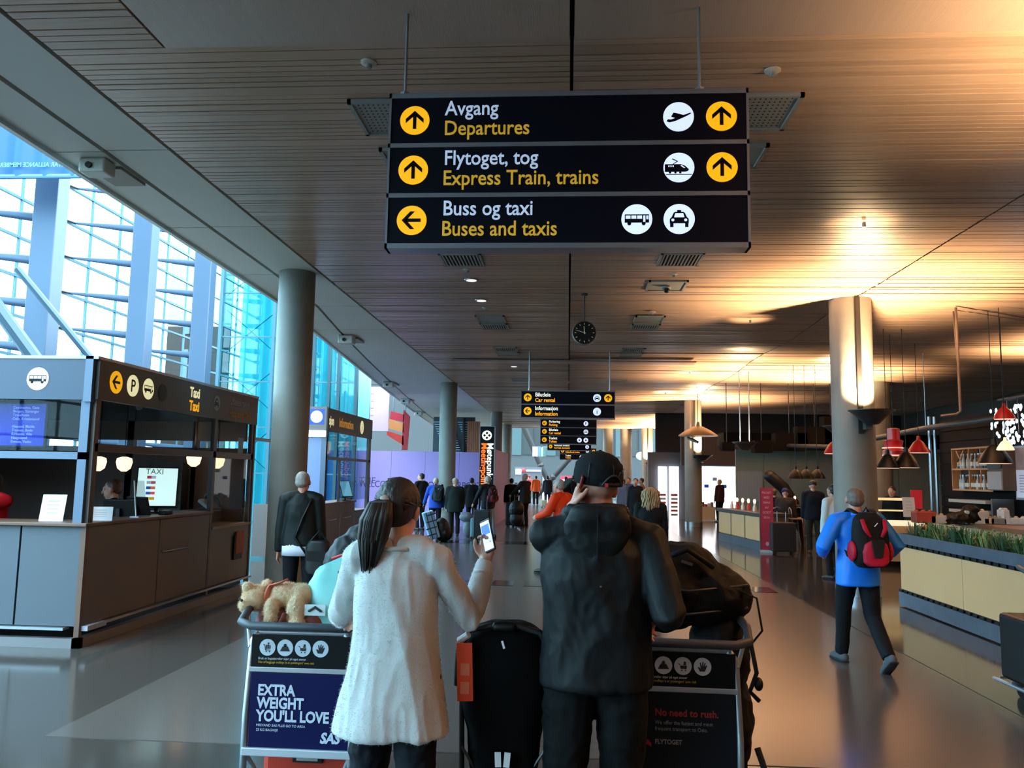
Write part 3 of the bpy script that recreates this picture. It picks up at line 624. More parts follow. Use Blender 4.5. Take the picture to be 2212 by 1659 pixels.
# filing racks behind the clerk
g = thing('filing_rack', 'dark wall rack with trays behind the person seated in the taxi kiosk', 'rack', (-5.75, 11.3, .9))
MB().b2(-.25, .25, 0, .2, 0, .9).obj('frame', mat('rack_dark', (38, 40, 44), .6), g)
for k in range(6): MB().b2(-.22, .22, -.06, 0, .05+k*.14, .07+k*.14).obj('tray', GREY_AL, g)
g = thing('wall_box', 'pale stack of boxes in the kiosk behind the phone', 'boxes', (-4.95, 11.75, .9)); MB().b2(-.15, .15, 0, .2, 0, .35).obj('box', mat('box_pale', (150, 148, 140), .6), g); MB().b2(-.1, .12, -.02, .18, .35, .5).obj('lid', WPAP, g)

# information kiosk farther back
t = thing('information_kiosk', 'grey information kiosk behind the ponytailed woman with a lit lettered fascia', 'kiosk', (-4.72, 15.6, 0))
kp('front_body', KG, -1.4, 0, 0, .05, .05, 1.05); kp('side_panel', KG, -.04, 0, 0, 1.15, .05, 1.05); kp('side_panel', KG, -.04, 0, 1.18, 2.3, .05, 1.05); kp('side_panel', KG, -.04, 0, 2.33, 3.6, .05, .82)
kp('plinth', PL, -.06, .02, -.02, 3.6, 0, .06); kp('countertop', KTOP, -.4, .03, -.03, 2.32, 1.05, 1.09); kp('low_shelf', KTOP, -.4, .03, 2.33, 3.6, .82, .86); kp('low_screen', mat('kiosk_tan', (105, 92, 78), .6), -.45, -.4, 2.4, 3.6, .86, 1.1)
kp('stile', KF, -.06, .0, 0, .08, 1.05, 2.5); kp('stile', KF, -.06, 0, 3.4, 3.6, 0.8, 2.95); kp('stile', KF, -.04, 0, 1.0, 1.06, 1.09, 1.95); kp('rail', KF, -.05, 0, 0, 3.6, 1.94, 2.0)
kp('pane', GK, -.03, -.02, .08, 3.4, 2.0, 2.5); kp('pane', GK, -.03, -.02, 1.06, 3.4, 1.09, 1.94)
kp('fascia', FD, -.05, .02, -.05, 3.6, 2.5, 2.95); kp('fascia', KG, -.85, 0, -.06, 0, 2.5, 2.97)
kp('light_bar', mat('tube_white', (240, 245, 255), .5, emit=2.2), -.72, -.02, -.08, .02, 2.38, 2.5)
kp('front_pane', mat('reflecting_blue', (120, 140, 180), .15), -.5, -.05, 0, .02, 1.1, 2.36); kp('stile', FD, -.6, -.5, -.02, .04, 0, 2.5); kp('stile', FB, -.1, 0, -.02, .06, 1.05, 2.4)
kp('light_tube', mat('tube_white', (240, 245, 255)), -1.3, -1.1, 1.6, 2.9, 2.1, 2.2); kp('rear_beam', KTOP, -1.6, -1.5, 0, 3.6, 2.3, 2.36)
pl = Pl((-.85, -.06, 2.5), (1, 0, 0), (0, 0, 1)); pl.shape('blue_plate', [rc(.5, .12, .8, .42)], mat('plate_blue', (20, 60, 200), .5, emit=.5), t); pl.shape('disc', [circ(.65, .27, .12)], WHT, t, .003, .006)
ps = Pl((.02, 0, 2.5), (0, 1, 0), (0, 0, 1)); ps.text('sjon', .26, .05, .13, CREAM, t, wx=.75, bold=.02); ps.text('Information', .26, .75, .13, mat('amber_print', (215, 150, 50), .5, emit=.4), t, wx=.9, bold=.02); badge(ps, 'i', 2.6, .22, .15, t, CREAM)
for a in (.3, 1.4): MB().tube([(.0, a, .75), (.03, a+.02, .745), (.03, a+.5, .745), (0, a+.52, .75)], .008, 8).obj('pull_handle', STEEL, t)
monitor('leaflet_stand', 'turquoise tilted display on the information kiosk counter', (-4.75, 17.2, 1.09), 1.0, .3, .38, mat('screen_cyan', (110, 185, 215), .4, emit=.4), .4)
g = thing('display_shelf', 'open light wooden shelf unit stocked with packets in front of the information kiosk', 'shelf', (-4.55, 14.4, 0))
WDL = mat('birch', (185, 140, 85), .5, var=.08, vscale=3, stretch=(1, 1, 8))
for k in (0.02, .42, .85, 1.12): MB().b2(-.7, 0, -.3, .3, k, k+.03).obj('shelf_board', WDL, g)
MB().b2(-.73, -.7, -.3, .3, 0, 1.15).obj('side_board', WDL, g); MB().b2(0, .03, -.3, .5, 0, 1.15).obj('side_board', WDL, g); MB().b2(-.7, 0, .3, .33, 0, 1.15).obj('back_board', WDL, g)
rp = random.Random(5)
for k in range(9):
    c_ = rp.choice([(190, 40, 60), (215, 210, 200), (40, 40, 45), (150, 90, 50)]); z = .45 if k < 5 else .88
    q = thing('packet', '%s packet, number of its row standing on the wooden shelf unit' % {190: 'red', 215: 'white', 40: 'black', 150: 'brown'}[c_[0]], 'packet', (-5.18+(k % 5)*.13, 14.25, z), 0, 'packets on the wooden shelf unit')
    q['label'] = '%s packet, %s board of the wooden shelf unit' % ({190: 'red', 215: 'white', 40: 'black', 150: 'brown'}[c_[0]], ['first from left on the middle', 'second on the middle', 'third on the middle', 'fourth on the middle', 'last on the middle', 'first from left on the upper', 'second on the upper', 'third on the upper', 'last on the upper'][k]); MB().b2(-.05, .05, -.03, .03, 0, .17).obj('box', mat('packet%d' % c_[0], c_, .6), q); MB().b2(-.04, .04, -.031, -.029, .06, .12).obj('print', WPAP, q)
g = thing('book_rack', 'dark red slanted sign board beside the information kiosk', 'board', (-3.98, 19.0, 0), .2); MB().box((-.05, 0, 1.15), (.3, .04, .9), M=Matrix.Rotation(-.14, 3, 'Y')).obj('board', mat('maroon_board', (82, 38, 38), .6), g); MB().b2(-.03, .03, 0, .05, 0, .8).obj('post', BLK, g)
for k in range(5): MB().box((-.04+.035*(2-k), -.022, .85+k*.14), (.2, .004, .03)).obj('print_line', mat('dim_red_print', (150, 110, 105), .6), g)

# ------------------------------------------------------------ hoardings, totem, banners, stairs
PUR = mat('hoarding_purple', (158, 134, 200), .45, var=.03, vscale=.8)
t = thing('hoarding', 'long purple hoarding wall with dark lettering behind the queue', 'hoarding', (0, 26.6, 0))
x0 = at(700, 1000, 26.6).x; x1 = at(1066, 1000, 26.6).x; n = 5
for k in range(n): MB().b2(x0+(x1-x0)*k/n+.004, x0+(x1-x0)*(k+1)/n-.004, 0, .08, 0, 2.42).obj('panel', PUR, t)
pl = Pl((x0, 0, 0), (1, 0, 0), (0, 0, 1)); DP = mat('dark_violet_print', (62, 50, 100), .6)
pl.text('OSLO AIRPORT', .3, (x1-x0)-2.15, 1.23, DP, t, bold=.01, wx=.85); pl.text('WELCOME TO', .3, (x1-x0)-4.45, 1.23, DP, t, bold=.01, wx=.85); pl.text('IS THE', .28, .9, 1.35, DP, t, bold=0, wx=1.1)
t = thing('pink_hoarding', 'pale pink-lilac hoarding end right of the meeting point totem', 'hoarding', (0, 0, 0))
PK = mat('hoarding_pink', (205, 155, 205), .5, var=.05, vscale=2)
a = at(1066, 1000, 27); b = at(1096, 1000, 33)
for k in range(3):
    A = a.lerp(b, k/3); B_ = a.lerp(b, (k+1)/3-.002); d = (B_-A); n_ = V((d.y, -d.x, 0)).normalized()*.03
    mb = MB(); vs = [(p.x, p.y, z) for z in (0, 2.55) for p in (A-n_, B_-n_, B_+n_, A+n_)]
    mb.add(vs, [(3, 2, 1, 0), (4, 5, 6, 7), (0, 1, 5, 4), (1, 2, 6, 5), (2, 3, 7, 6), (3, 0, 4, 7)]); mb.obj('panel', PK, t)
a = at(1052, 1000, 25)
t = thing('meeting_point_totem', 'tall black illuminated totem reading meeting point in white and orange', 'totem', (a.x, 25, 0))
z1 = at(1052, 922, 25).z
MB().b2(-.22, .22, -.08, .08, .05, z1).obj('case', NAVY, t); fr = MB(); fr.b2(-.235, -.22, -.09, .09, .05, z1); fr.b2(.22, .235, -.09, .09, .05, z1); fr.b2(-.235, .235, -.09, .09, z1, z1+.015); fr.obj('frame', GREY_AL, t); MB().b2(-.3, .3, -.2, .2, 0, .05).obj('foot', STEEL, t)
pl = Pl((-.22, -.08, 0), (1, 0, 0), (0, 0, 1)); badge(pl, 'meet', .21, z1-.27, .15, t, mat('lit_white2', (235, 240, 225)))
pl.text('Møtepunkt', .27, .23, z1-.5, mat('lit_white2', (0, 0, 0)), t, .004, .95, bold=.02, rot=-PI/2); pl.text('Meetingpoint', .27, .05, z1-.5, mat('lit_orange', (255, 110, 20), .5, emit=1.1), t, .004, .95, bold=.02, rot=-PI/2)
# pink and red posters in the bright hall
t = thing('pink_poster', 'huge translucent pink poster covered in fine text lines in the far bright hall', 'poster', (0, 30, 0))
a = at(750, 930, 30); b = at(842, 836, 30); MB().b2(a.x, b.x, -.02, .02, a.z, b.z).obj('sheet', mat('poster_pink', (228, 168, 186), .6), t)
pl = Pl((a.x, -.02, a.z), (1, 0, 0), (0, 0, 1)); w_ = b.x-a.x; h_ = b.z-a.z
MBp = [rc(.1, .55, .35, h_-.1), rc(.1, .45, w_*.55, .55)]; pl.shape('pink_block', MBp, mat('poster_rose', (215, 105, 145), .6), t)
for k in range(11): pl.shape('text_line', [rc(.42, h_-.2-k*.09, .42+.6*(.6+.4*math.sin(k*2.1)), h_-.17-k*.09)], mat('poster_text', (200, 105, 135), .6), t)
t = thing('red_poster', 'slanting red and orange poster with white lines below the pink one', 'poster', (0, 31, 0))
for nm, c_, pts in (('red_band', (205, 52, 38), [(836, 930), (872, 942), (872, 962), (836, 940)]), ('orange_band', (215, 140, 75), [(842, 905), (872, 915), (872, 935), (838, 925)]), ('crimson_band', (190, 42, 56), [(845, 888), (874, 896), (872, 912), (842, 905)]), ('red_spine', (165, 25, 36), [(872, 885), (886, 900), (880, 972), (868, 972)])):
    P3 = [at(px, py, 31) for px, py in pts][::-1]; mb = MB(); vs = [(p.x, dy, p.z) for dy in (-.03, .03) for p in P3]; n = len(P3)
    mb.add(vs, [tuple(range(n)), tuple(range(2*n-1, n-1, -1))]+[(i, i+n, (i+1) % n+n, (i+1) % n) for i in range(n)]); mb.obj(nm, mat('p_'+nm, c_, .6), t)
for nm, px in (('pink_poster', 760), ('pink_poster', 835)):
    p = at(px, 840, 30); MB().tube([(p.x, 0, p.z), (p.x, 0, 13)], .015, 6).obj('hanging_cable', MUL, bpy.data.objects[nm])
for px in (850, 876):
    p = at(px, 890, 31); MB().tube([(p.x, 0, p.z), (p.x, 0, 13)], .015, 6).obj('hanging_cable', MUL, bpy.data.objects['red_poster'])
# far stairs
t = thing('escalator', 'steep flight of pale stair treads seen above the hoarding left of the column', 'stairs', (0, 36, 0))
for k in range(14):
    a = at(936+k*1.9, 912+k*5, 36)
    MB().b2(a.x, a.x+.75, 0, .5, a.z, a.z+.03).obj('tread', mat('tread_pale', (165, 195, 210), .4), t)
    MB().b2(a.x+1.1, a.x+1.9, 0, .5, a.z, a.z+.03).obj('tread', mat('tread_pale', (0, 0, 0)), t)
a = at(936, 900, 36.2); b = at(1005, 985, 36.2); MB().b2(a.x, b.x+.4, .3, .4, b.z, a.z).obj('dark_flank', mat('flank_dark', (48, 62, 70), .5), t)
for px in (940, 1000):
    p = at(px, 980, 36.3); MB().b2(p.x, p.x+.25, .35, .6, 0, p.z+.4).obj('support_leg', DARKF, t)
a = at(1000, 912, 36); b = at(1012, 985, 36); MB().b2(a.x, a.x+.08, -.1, .2, b.z, a.z+.2).obj('side_rail', DARKF, t)
a = at(1010, 910, 35); b = at(1036, 985, 35)
t = thing('timber_wall', 'warm brown timber wall panel left of the totem', 'wall panel', (0, 35, 0))
for k in range(6): MB().b2(a.x+(b.x-a.x)*k/6, a.x+(b.x-a.x)*(k+1)/6-.01, 0, .1, 0, a.z).obj('board', mat('timber_brown', (150, 92, 58), .5, var=.1, rnd=.1), t)

# ------------------------------------------------------------ food court on the right
CB = mat('counter_beige', (224, 174, 124), .45, var=.03, vscale=1.5); ZN = mat('zinc', (120, 132, 145), .3, .7, var=.15, vscale=4)
t = thing('planter_counter', 'long beige counter front with steel kick plate at the right edge', 'counter', (0, 0, 0))
X0 = 4.58
MB().b2(X0+.02, X0+.5, 6.4, 11.7, .2, .84).obj('body', mat('body_dark', (40, 38, 34), .6), t)
for k in range(3): MB().b2(X0, X0+.03, 6.4+k*1.77+.004, 6.4+(k+1)*1.77-.004, .24, .81).obj('front_panel', CB, t)
MB().b2(X0+.02, X0+.5, 11.7, 11.73, .24, .81).obj('end_panel', CB, t); MB().b2(X0, X0+.5, 6.38, 6.4, .24, .81).obj('end_panel', CB, t)
MB().b2(X0-.02, X0+.45, 6.4, 11.75, .02, .2).obj('kick_plate', ZN, t)
for k in range(34):
    y_ = 6.45+k*.157
    MB().b2(X0-.004, X0+.012, y_, y_+.1, .815, .86).obj('vent_slot', BLK, t); MB().b2(X0-.024, X0, y_, y_+.1, .2, .232).obj('vent_slot', BLK, t)
t = thing('planter_box', 'long zinc planter trough on top of the beige counter', 'planter', (0, 0, 0))
PB = MB(); PB.b2(X0-.03, X0+.0, 6.4, 11.75, .86, .99); PB.b2(X0+.32, X0+.35, 6.4, 11.75, .86, .99); PB.b2(X0, X0+.32, 6.4, 6.43, .86, .99); PB.b2(X0, X0+.32, 11.72, 11.75, .86, .99); PB.b2(X0, X0+.32, 6.43, 11.72, .86, .88); PB.obj('trough', ZN, t)
MB().b2(X0, X0+.32, 6.43, 11.72, .88, .95).obj('soil', mat('soil', (40, 30, 22), .9), t)
rp = random.Random(11)
GR = [mat('herb_green_dark', (44, 78, 48), .6, var=.25, vscale=20), mat('herb_green', (74, 104, 58), .6, var=.25, vscale=20), mat('herb_green_light', (112, 126, 72), .6, var=.25, vscale=20)]
wh = ['at the far left end of', 'second from the left end of', 'third from the left end of', 'fourth from the left end of', 'fifth from the left end of', 'in the left middle of', 'in the middle of', 'in the right middle of', 'seventh from the right end of', 'sixth from the right end of', 'nearer the viewer in', 'close to the right edge of', 'next to the last in', 'at the near end of']
for k in range(14):
    y_ = 11.5-k*.375; kind = 'leafy herb bush' if k % 2 else 'spiky grassy herb'
    g = thing('herb_plant', '%s %s the zinc planter' % (kind, wh[k]), 'plant', (X0+.16, y_, .95), 0, 'herbs in the zinc planter')
    mb = MB(); st = MB()
    for j in range(95):
        a = rp.uniform(0, 2*PI); rr = rp.uniform(0, .12); h_ = rp.uniform(.08, .24); bx, by = math.cos(a)*rr, math.sin(a)*rr*1.4
        tip = V((bx*1.7+rp.uniform(-.03, .03), by*1.7+rp.uniform(-.03, .03), h_)); b0 = V((bx, by, 0)); m_ = b0.lerp(tip, .55)+V((0, 0, .02)); wv = V((math.sin(a), -math.cos(a), 0))*(.006 if k % 2 == 0 else .012)
        mb.add([b0-wv*.4, b0+wv*.4, m_+wv, tip, m_-wv], [(0, 1, 2, 4), (4, 2, 3)])
        if k % 2:
            for q in range(3):
                c_ = b0.lerp(tip, .4+.25*q); e = V((rp.uniform(-1, 1), rp.uniform(-1, 1), .5))*.03; s2 = e.cross(V((0, 0, 1))).normalized()*.012
                mb.add([c_, c_+e*.5+s2, c_+e, c_+e*.5-s2], [(0, 1, 2, 3)])
        if j % 12 == 0: st.tube([b0, tip*.9], .003, 5)
    mb.obj('leaves', GR[k % 3], g, kind='stuff'); st.obj('stem', GR[0], g, kind='stuff')
# bar and back wall
t = thing('bar_counter', 'bar counter with brown wooden top behind the planter', 'counter', (0, 0, 0))
MB().b2(6.2, 6.85, 9, 14.6, .05, 1.02).obj('body', CB, t); MB().b2(6.1, 6.95, 9, 13.4, 1.02, 1.08).obj('worktop', mat('worktop_brown', (118, 84, 58), .4, var=.12, vscale=4), t); MB().b2(6.1, 6.95, 13.42, 14.7, 1.06, 1.11).obj('worktop', mat('worktop_oak', (170, 135, 100), .4, var=.08), t)
t = thing('end_counter', 'beige counter end with glowing glass food cabinet left of the planter', 'counter', (0, 0, 0))
a = at(1909, 1225, 16.9)
MB().b2(a.x-.2, a.x+1.6, 16.9, 17.6, .12, .82).obj('body', CB, t); MB().b2(a.x-.15, a.x+1.6, 16.95, 17.6, 0, .12).obj('kick_plate', BLK, t); MB().b2(a.x-.2, a.x+.8, 16.85, 17.6, .82, .9).obj('lit_ledge', mat('ledge_glow', (250, 235, 200), .5, emit=.8), t)
gc = MB().b2(a.x-.2, a.x+.75, 16.9, 17.5, .9, 1.32).obj('glass_case', GK, t); MB().b2(a.x-.2, a.x+.78, 16.88, 17.5, 1.32, 1.36).obj('case_top', mat('case_glow', (250, 220, 160), .5, emit=.7), t); MB().b2(a.x-.18, a.x+.75, 17.0, 17.5, 1.1, 1.115).obj('case_shelf', mat('case_glow', (0, 0, 0)), t)
BW = mat('bar_wall_black', (6, 6, 8), .8, spec=.15)
w = struct(MB().b2(8.5, 8.8, 6, 19.2, 0, 3.1).obj('wall_bar', BW))
for k in range(12): MB().b2(8.47, 8.5, 6, 19.2, .2+k*.24, .42+k*.24).obj('board', BW, w)
for k in range(2):
    t = thing('steel_post', ['left', 'right'][k]+' one of the twin thin steel posts at the end of the black bar wall', 'post', (8.3+k*.12, 19.3, 0)); MB().tube([(0, 0, 0), (0, 0, 3.2)], .035, 10).obj('tube', STEEL, t); MB().b2(-.07, .07, -.07, .07, 0, .03).obj('foot', STEEL, t)
t = thing('duct_pipe', 'grey overhead pipe running along the top of the bar wall', 'pipe', (0, 0, 0)); MB().tube([at(1560, 960, 27), at(1800, 965, 22), at(2000, 925, 18), at(2180, 900, 14.5)], .06, 10).obj('tube', mat('pipe_dark', (70, 68, 66), .5, .4), t, smooth=True); 
for p in (at(1800, 965, 22), at(2000, 925, 18)): MB().tube([p, (p.x, p.y, H)], .008, 6).obj('hanger', STEEL, t)
# bottle shelf (open crates) on the wall, facing -X
CR_ = mat('crate_pine', (190, 135, 85), .5, var=.08, vscale=4)
t = thing('bottle_shelf', 'open pine wall shelf with diagonal divider holding bottles', 'shelf', (8.33, 17.4, 1.98))
for z in (-.45, -.02, .41): MB().b2(-.07, .12, -.9, .8, z, z+.035).obj('shelf_board', CR_, t)
for y_ in (-.9, -.45, 0.02, .77): MB().b2(-.07, .12, y_, y_+.025, -.45, .44).obj('upright', CR_, t)
MB().box((0, .4, .2), (.15, .03, .5), M=Matrix.Rotation(.7, 3, 'X')).obj('divider', CR_, t); MB().box((0, .4, .2), (.15, .03, .5), M=Matrix.Rotation(-.7, 3, 'X')).obj('divider', CR_, t)
MB().b2(.12, .15, -.9, .8, -.45, .44).obj('back_board', mat('shelf_back', (52, 40, 34), .7), t)
def bottle_proto(c_, nm):
    g = bpy.data.objects.new('bottle', None); g['category'] = 'bottle'
    return g
bots = []
for nm, c_ in (('dark', (28, 34, 30)), ('clear', (170, 180, 185)), ('amber', (120, 70, 30))):
    g = thing('bottle', '', 'bottle', (0, 0, -5), 0, 'bottles on the pine wall shelf'); MB().lathe([(.036, 0), (.038, .01), (.038, .17), (.015, .22), (.014, .28)], n=12).obj('glass', mat('bottle_'+nm, c_, .15, emit=.0), g, smooth='auto'); MB().lathe([(.0385, .05), (.0385, .13)], n=12).obj('label_band', mat('label_'+nm, (200, 195, 180), .6), g); MB().lathe([(.016, .275), (.016, .3)], n=8).obj('cap', GREY_AL, g); bots.append((nm, g))
rp = random.Random(2); used = set()
for z, zn in ((-.415, 'lower'), (.015, 'upper')):
    for k in range(15):
        nm, g = bots[rp.randrange(3)]; loc = (8.33-.03+rp.uniform(-.04, .02), 16.6+k*.085+(.05 if k > 4 else 0)+(.07 if k > 10 else 0), 1.98+z)
        lb = '%s bottle, %s from the right on the %s board of the pine wall shelf' % (nm, ['first', 'second', 'third', 'fourth', 'fifth', 'sixth', 'seventh', 'eighth', 'ninth', 'tenth', 'eleventh', 'twelfth', 'thirteenth', 'fourteenth', 'fifteenth'][k], zn)
        if nm in used: copy_tree(g, loc, label=lb)
        else: g.location = loc; g['label'] = lb; used.add(nm)
t = thing('side_shelf', 'dim wooden cupboard right of the pine bottle shelf', 'shelf', (8.25, 16.2, 1.98)); MB().b2(-.1, .15, -.3, .25, -.42, .38).obj('body', mat('dim_wood', (90, 66, 50), .6), t); MB().b2(-.13, -.1, -.28, .23, -.4, -.06).obj('door', mat('pale_door', (150, 145, 145), .5), t); MB().b2(-.13, -.1, -.28, .23, 0, .36).obj('door', mat('glass_dark', (40, 42, 45), .2), t)
for k, (y0, y1, n) in enumerate(((15.15, 15.95, 'left'), (13.9, 15.0, 'right'))):
    t = thing('menu_board', n+' pale lit menu board on the black bar wall', 'menu board', (8.42, (y0+y1)/2, 1.9)); w2 = (y1-y0)/2
    MB().b2(-.03, .03, -w2, w2, -.5, .5).obj('frame', GREY_AL, t); MB().b2(-.036, -.03, -w2+.04, w2-.04, -.46, .05).obj('sheet', mat('menu_pale', (190, 188, 205), .5, emit=.35), t); MB().b2(-.036, -.03, -w2+.04, w2-.04, .05, .46).obj('picture', mat('menu_picture', (150, 120, 115), .5, var=.3, vscale=5, emit=.1), t)
    pl = Pl((-.037, w2-.1, -.46), (0, -1, 0), (0, 0, 1))
    for j in range(7): pl.shape('print_line', [rc(.05, .1+j*.05, .5, .115+j*.05)], mat('menu_print', (140, 140, 160), .6), t, 0, .001)
# glass chandelier of silver flakes
t = thing('glass_chandelier', 'cloud of glittering silver glass droplets hanging above the bar', 'chandelier', (8.1, 14.9, 2.6))
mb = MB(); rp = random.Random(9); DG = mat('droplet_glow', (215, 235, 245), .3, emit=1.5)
for k in range(230):
    z = rp.uniform(-.18, .5); y_ = rp.uniform(-1.6, 1.0)
    mb.ell((rp.uniform(-.2, .2), y_, z), (.022, .022, rp.uniform(.03, .06)), n=7, m=5)
mb.obj('droplets', DG, t, kind='stuff'); MB().b2(-.15, .15, -1.2, .7, .62, .65).obj('rail', BLK, t)
for k in range(6): MB().tube([(0, -1.1+k*.35, .62), (0, -1.1+k*.35, 0)], .004, 5).obj('wire', GREY_AL, t)
# pendant lamps
RED = mat('lamp_red', (190, 30, 32), .3); BKL = mat('lamp_black', (7, 7, 7), .4, spec=.3)
def pendant(px, py, Y, r, m, label, grp, tiers=False, lit=True):
    p = at(px, py, Y); g = thing('pendant_lamp', label, 'lamp', p, 0, grp)
    if tiers:
        MB().lathe([(.16*r, 0), (.17*r, .0), (.17*r, .1), (.12*r, .12), (.15*r, .28), (.1*r, .3), (.1*r, .5), (.04*r, .52)], n=24).obj('shade', m, g, smooth='auto'); MB().lathe([(.172*r, .0), (.172*r, .02)], n=24).obj('rim', mat('rim_glow', (250, 200, 170), .4, emit=.8), g); MB().lathe([(.172*r, .14), (.172*r, .155)], n=24).obj('rim', mat('rim_glow', (0, 0, 0)), g)
    else:
        MB().lathe([(.2*r, 0), (.21*r, .0), (.19*r, .06*r), (.1*r, .2*r), (.04*r, .25*r), (.03*r, .33*r)], n=24).obj('shade', m, g, smooth='auto')
        if lit: MB().lathe([(.19*r, -.006), (.19*r, .004)], n=24).obj('diffuser', mat('rim_glow', (0, 0, 0)), g)
    MB().tube([(0, 0, .3*r), (0, 0, H-p.z)], .006, 6).obj('cord', BLK, g)
pendant(1931, 985, 15.5, 1.15, RED, 'large tiered red pendant lamp right of the large column', 'red pendant lamps', True)
pendant(1803, 980, 17, 1, RED, 'red pendant lamp peeking out left of the large column', 'red pendant lamps')
pendant(1985, 978, 16.5, 1, RED, 'red pendant lamp beside the twin steel posts', 'red pendant lamps'); pendant(2170, 905, 14, .8, RED, 'red pendant lamp among the silver droplets', 'red pendant lamps')
pendant(1918, 1011, 15, 1.0, BKL, 'black bell pendant below the tiered red lamp, left one', 'black pendant lamps'); pendant(1958, 1010, 15, 1.1, BKL, 'black bell pendant below the tiered red lamp, right one', 'black pendant lamps')
pendant(2150, 1001, 13.5, 1.2, BKL, 'large black bell pendant in front of the menu board', 'black pendant lamps'); pendant(2172, 972, 13.2, .6, mat('lamp_glow', (250, 215, 170), .5, emit=1.2), 'small glowing pendant between the two menu boards', 'black pendant lamps')
for k, px in enumerate((1719, 1742, 1766)): pendant(px, 1034, 20, .9, BKL, ['left', 'middle', 'right'][k]+' of the three small black pendants before the grey-green wall', 'three black pendants', lit=False)
# dish lamp
a = at(1508, 942, 26)
t = thing('dish_lamp', 'wide brown umbrella-shaped reflector lamp beside the second right column', 'lamp', a); MB().lathe([(.62, 0), (.6, .03), (.4, .17), (.15, .3), (.06, .32), (.04, .45)], n=36).obj('dish', mat('dish_brown', (150, 120, 85), .35, .3), t, smooth='auto'); MB().tube([(-.3, .2, -.05), (.0, 0, -.2)], .05, 8).obj('lamp_head', STEEL, t)
MB().tube([(0, 0, .4), (0, 0, H-a.z)], .01, 6).obj('rod', DARKF, t)
# thin tube lamps hanging at right
a = at(2075, 895, 13.2); t = thing('tube_rail', 'bent copper-coloured pipe dropping from the ceiling to a short rail above the bar', 'pipe', (a.x, 13.2, a.z)); MB().tube([(0, 0, H-a.z), (.0, 0, .05), (-.06, 0, .0), (-.3, 0, -.03)], .022, 8).obj('tube', mat('copper_pink', (112, 96, 88), .5), t, smooth=True); MB().tube([(.1, .3, H-a.z), (.03, .1, .9), (0, 0, .8)], .014, 8).obj('tube', mat('copper_pink', (0, 0, 0)), t, smooth=True)
# grey-green partition wall, store fronts, far end
GG = mat('partition_green_grey', (122, 124, 108), .7, var=.02)
t = thing('partition_wall', 'tall grey-green panelled partition behind the café seating', 'partition', (0, 27, 0)); xs = [5.45, 6.35, 7.2, 8.1, 9.3, 10.6, 12]
for k in range(6): MB().b2(xs[k]+.01, xs[k+1]-.01, 0, .1, 0, 2.65).obj('panel', GG, t)
MB().b2(5.5, 6.3, -.02, 0, 1.0, 1.95).obj('pale_sheet', mat('sheet_grey', (140, 142, 140), .6), t)
t = thing('overhead_boxes', 'dark overhead equipment boxes and beam above the partition', 'equipment', (0, 0, 0)); DK = mat('equip_dark', (8, 8, 8), .9, spec=.1)
MB().b2(4.9, 13, 26, 27.2, 2.75, 3.15).obj('beam', DK, t)
for px, py, w_, h_ in ((1645, 965, .5, .35), (1705, 955, .9, .5), (1760, 945, 1.1, .6), (1570, 965, .35, .25), (1795, 930, .5, .8)):
    a = at(px, py, 24); MB().box(a, (w_, .5, h_)).obj('box', DK, t); MB().tube([a, (a.x, a.y, H)], .012, 6).obj('hanger', DARKF, t)
a = at(1662, 1028, 23); b = at(1712, 1085, 23)
t = thing('flue_pipe', 'thick black slanting flue in front of the partition', 'pipe', (0, 0, 0)); MB().tube([a, a.lerp(b, .5)+V((.06, 0, .05)), b, b+V((.25, 0, -.7))], .16, 14, round_=True).obj('tube', BLK, t, smooth=True); MB().tube([(b.x+.25, b.y, b.z-.7), (b.x+.25, b.y, 0)], .12, 12).obj('lower_pipe', BLK, t); MB().lathe([(.17, 0), (.17, .05)], b, 14).obj('joint', DARKF, t)
SG = mat('store_glow', (250, 252, 255), .5, emit=2.6)
t = thing('bright_shop', 'brilliantly lit white shop interior left of the partition', 'shop', (0, 33, 0))
a = at(1500, 1110, 33); b = at(1590, 1007, 33)
MB().b2(a.x, b.x+.6, 2.2, 2.3, 0, b.z).obj('back_wall', SG, t); MB().b2(a.x-.5, b.x+1.5, 0, .3, b.z, 3.4).obj('lintel', mat('lintel_brown', (58, 50, 50), .7), t); MB().b2(a.x, b.x+.6, 0.2, 2.2, .0, .02).obj('shop_floor', WPAP, t)
for k, (dx, z, c_) in enumerate(((.3, 1.9, (170, 40, 60)), (.75, 1.3, (40, 80, 190)), (1.5, 1.3, (40, 80, 190)), (1.1, 1.6, (150, 150, 155)))): MB().b2(a.x+dx, a.x+dx+.18, 2.1, 2.18, z, z+.14).obj('shop_sign', mat('shopsign%d' % c_[0], c_, .6, emit=.3), t)
q = thing('shop_display', 'cardboard display table with goods inside the bright shop', 'display', (a.x+.5, 34, 0)); MB().b2(-.35, .45, -.3, .3, 0, .55).obj('table', mat('display_tan', (205, 180, 140), .6), q)
for k in range(6): MB().b2(-.3+k*.12, -.21+k*.12, -.2, 0, .55, .55+.1+.04*(k % 3)).obj('goods', mat('goods%d' % (k % 3), [(190, 40, 50), (230, 230, 225), (120, 90, 60)][k % 3], .6), q)
t = thing('shop_window', 'pair of tall glowing shop windows with red goods behind the blonde woman', 'shop window', (0, 34, 0))
for px0, px1 in ((1422, 1441), (1446, 1466)):
    a = at(px0, 1150, 34); b = at(px1, 1008, 34); MB().b2(a.x, b.x, 0, .05, 0, b.z).obj('lit_pane', SG, t)
    for k in range(6): MB().b2(a.x+.06, b.x-.06, -.1, -.02, .15+k*.16, .24+k*.16).obj('goods', mat('goods_red' if k % 2 else 'goods_pale', (205, 90, 80) if k % 2 else (225, 215, 210), .6), t)
